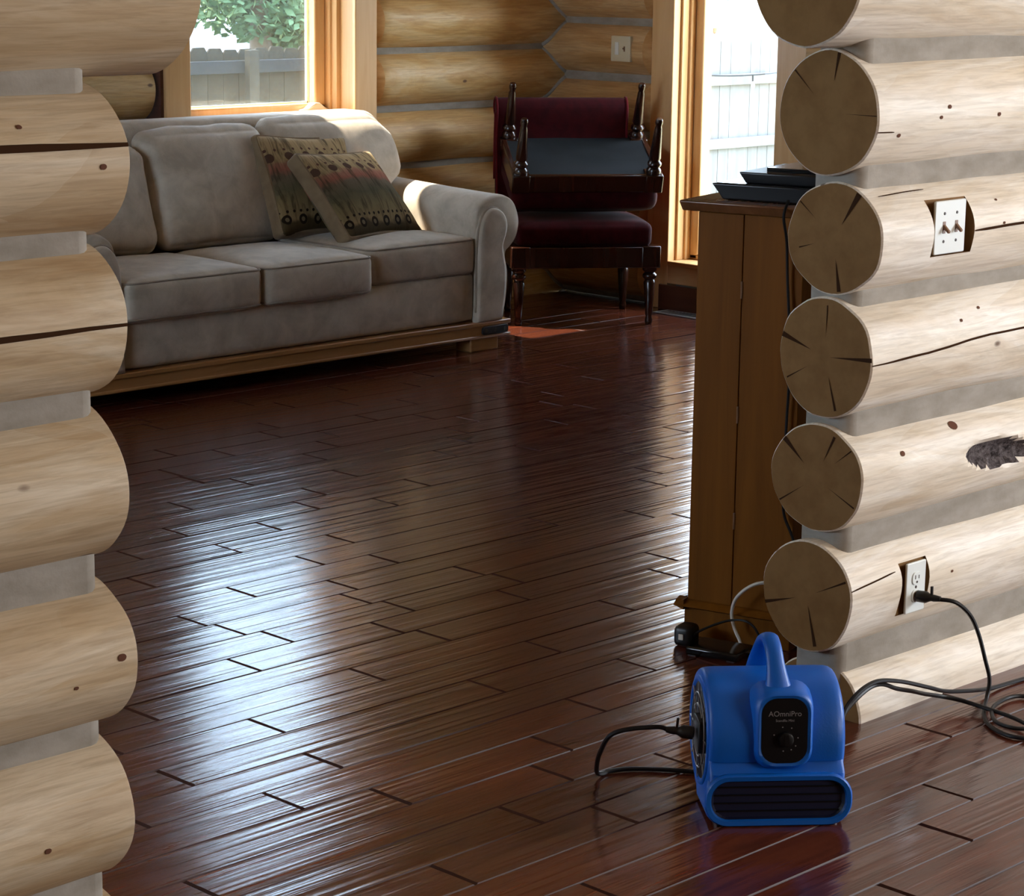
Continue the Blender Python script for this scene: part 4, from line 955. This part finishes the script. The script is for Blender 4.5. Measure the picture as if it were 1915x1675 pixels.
# ------------------------------------------------------------------ outdoors
M_GROUND = mat('yard_ground', rough=0.95, spec=0.1); t = NT(M_GROUND); nz = t.noise(t.coords((1, 1, 1)), 1.2, 6); t.col(t.ramp(nz, [(0.35, (0.22, 0.24, 0.12)), (0.65, (0.42, 0.38, 0.28))]))
m = MB(); m.add([(-30, 8.6, -0.9), (60, 8.6, -0.9), (60, 17.5, -0.9), (-30, 17.5, -0.9), (8.9, -30, -0.9), (60, -30, -0.9), (60, 8.6, -0.9), (8.9, 8.6, -0.9)], [(0, 1, 2, 3), (4, 5, 6, 7)]); struct(m.build('ground', M_GROUND))
def fence_mat(name, c0, c1, stain):
    m = mat(name, rough=0.85, spec=0.15); t = NT(m)
    a = t.noise(t.coords((7.0, 2, 0.9)), 2.0, 5, 0.6); c = t.ramp(a, [(0.3, c0), (0.65, c1)])
    k = t.noise(t.coords((5, 1, 2.2)), 1.7, 3); t.col(t.mix(t.ramp(k, [(0.60, (0, 0, 0)), (0.75, (0.6, 0.6, 0.6))]), c, stain)); return m
M_FPALE = fence_mat('weathered_fence', (0.13, 0.128, 0.125), (0.165, 0.164, 0.162), (0.13, 0.095, 0.06))
M_FDARK = fence_mat('shaded_fence', (0.022, 0.019, 0.015), (0.042, 0.037, 0.03), (0.06, 0.052, 0.042))  # same fence as the pale section, shade put into its colour
M_RAILD = fence_mat('grey_fence_rail', (0.016, 0.019, 0.024), (0.023, 0.026, 0.033), (0.035, 0.036, 0.038))
def fence(name, label, x0, x1, y, zt, zb, pw, pm, rm, rails, posts, gap, seed, rd=0.042):
    rnd = random.Random(seed); root = tag(empty(name, (0.5*(x0+x1), y, zb)), label, 'fence'); T = Matrix.Translation((-0.5*(x0+x1), -y, -zb))
    m = MB(); x = x0
    while x < x1:
        w = pw*rnd.uniform(0.94, 1.04); h = zt+rnd.uniform(-0.012, 0.012); e = w*0.22
        m.prism([(x, zb), (x+w-gap, zb), (x+w-gap, h-e), (x+w-gap-e*0.7, h), (x+e*0.7, h), (x, h-e)], y+rnd.uniform(-0.002, 0.002), y+0.018, 'y', M=T); x += w
    m.build('picket_panel', pm, root)
    for (za, zc) in rails:
        m = MB(); m.box(x0, y-rd, za, x1, y-0.003, zc, M=T); m.build('rail', rm, root, bevel=0.004)
    for px in posts:
        m = MB(); m.box(px-0.045, y-rd-0.06, zb, px+0.045, y-rd-0.001, zt-0.01, M=T); m.build('post', pm, root, bevel=0.005)
    return root
fence('yard_fence', 'yard fence section coloured dark for shade, seen through the window behind the sofa', 6.0, 13.2, 13.3, 0.905, -0.9, 0.14, M_FDARK, M_RAILD, [(0.73, 0.82), (-0.35, -0.26)], [8.3, 10.74, 12.95], 0.003, 1, 0.075)
fence('yard_fence', 'pale weathered picket fence seen through the tall side window', 13.3, 21.5, 13.3, 0.885, -0.9, 0.138, M_FPALE, M_FPALE, [(0.47, 0.565), (-0.08, 0.01)], [13.6, 18.6], 0.004, 2)
# string of garden lights along the pale fence
r = tag(empty('string_light', (16.9, 13.2, 0.55)), 'thin black string light wire with one bulb along the pale fence', 'string light')
m = MB(); m.tube(catmull([(-3.0, 0, 0.04), (-1.5, 0, 0.03), (-0.5, 0, 0.005), (0.9, 0, 0.075), (2.2, 0, 0.16)], 6), 0.006, 6); m.build('wire', M_CORD, r, smooth=True)
m = MB(); m.tube([(-0.53, -0.002, 0.004), (-0.53, -0.004, -0.05)], 0.007, 6); m.build('lamp_holder', M_CORD, r)
m = MB(); m.lathe([(0.008, -0.05), (0.016, -0.07), (0.02, -0.092), (0.013, -0.112), (0.003, -0.118)], 12, M=Matrix.Translation((-0.53, -0.004, 0))); m.build('bulb', mat('bulb_glass', (0.35, 0.34, 0.32), 0.15), r, smooth=True)

r = tag(empty('garden_ornament', (15.42, 12.9, 0.97)), 'tiny green and brown ornament hanging above the pale fence by the window edge', 'ornament')
m = MB(); m.tube([(0.05, 0, 0.01), (0.045, 0, 0.08), (0.06, 0, 0.16), (0.10, 0, 0.30)], 0.003, 6); m.build('wire', M_CORD, r)
m = MB(); m.lathe([(0.004, -0.03), (0.018, -0.02), (0.022, 0.02), (0.006, 0.03)], 12, M=Matrix.Translation((0.05, 0, -0.005))); m.build('pod', M_TRUNK if False else M_BRASS, r, smooth=True)
m = MB(); m.tube([(0.045, 0, 0.012), (0, 0, 0.015), (-0.06, 0, 0.022)], [0.006, 0.010, 0.016], 8); m.build('arm', mat('green_paint', (0.03, 0.16, 0.10), 0.5), r, smooth=True)
# trees beyond the fence
M_LEAF = mat('leaves', rough=0.6, spec=0.3); t = NT(M_LEAF); nz = t.noise(t.coords((1, 1, 1)), 1.6, 4); t.col(t.ramp(nz, [(0.3, (0.095, 0.18, 0.085)), (0.7, (0.19, 0.30, 0.15))]))
t.b.inputs['Transmission Weight'].default_value = 0.0
M_TRUNK = mat('tree_bark', (0.16, 0.11, 0.08), 0.9)
def tree(label, x, y, h, blobs, seed, nl=2600, ls=0.11):
    rnd = random.Random(seed); root = tag(empty('tree', (x, y, -0.9)), label, 'tree', 'trees beyond the fence')
    m = MB(); m.tube([(0, 0, 0), (0.05, 0.02, h*0.4), (0, 0, h*0.75)], [0.16, 0.12, 0.05], 10); m.build('trunk', M_TRUNK, root, smooth=True)
    m = MB()
    for (bx, by, bz, br) in blobs:
        for _ in range(nl//len(blobs)):
            d = Vector((rnd.gauss(0, 1), rnd.gauss(0, 1), rnd.gauss(0, 1))).normalized()*br*rnd.uniform(0.35, 1.0)**0.6
            p = Vector((bx, by, bz))+Vector((d.x, d.y, d.z*0.8)); a = Vector((rnd.gauss(0, 1), rnd.gauss(0, 1), rnd.gauss(0, 1))).normalized(); b = a.orthogonal().normalized(); s = ls*rnd.uniform(0.6, 1.4)
            m.add([p-a*s, p+b*s*0.5, p+a*s, p-b*s*0.5], [(0, 1, 2, 3)])
    m.build('crown', M_LEAF, root); return root
tree('broad green tree beyond the shaded fence, left half of the window view', 10.6, 16.0, 3.3, [(0, 0, 2.15, 0.7), (-0.8, 0.3, 2.2, 0.65), (0.7, 0.2, 2.3, 0.65), (-0.1, 0.2, 2.8, 0.6), (-0.5, 0.2, 1.95, 0.4), (-1.6, 0.2, 2.0, 0.55)], 1, 11000, 0.05)
tree('bushy green tree beyond the shaded fence, right half of the window view', 13.1, 16.0, 3.3, [(0, 0, 2.2, 0.65), (-0.7, 0, 2.3, 0.6), (0.5, 0.3, 2.1, 0.6), (-0.2, 0.3, 2.8, 0.5), (0.4, 0.1, 1.9, 0.4)], 2, 10000, 0.05)
tree('green leafy tree with drooping branch above the pale fence', 17.6, 15.0, 3.6, [(0.2, 0, 2.75, 0.62), (0.9, 0.3, 2.6, 0.7), (0.6, 0.2, 3.1, 0.7)], 3, 2600, 0.09)
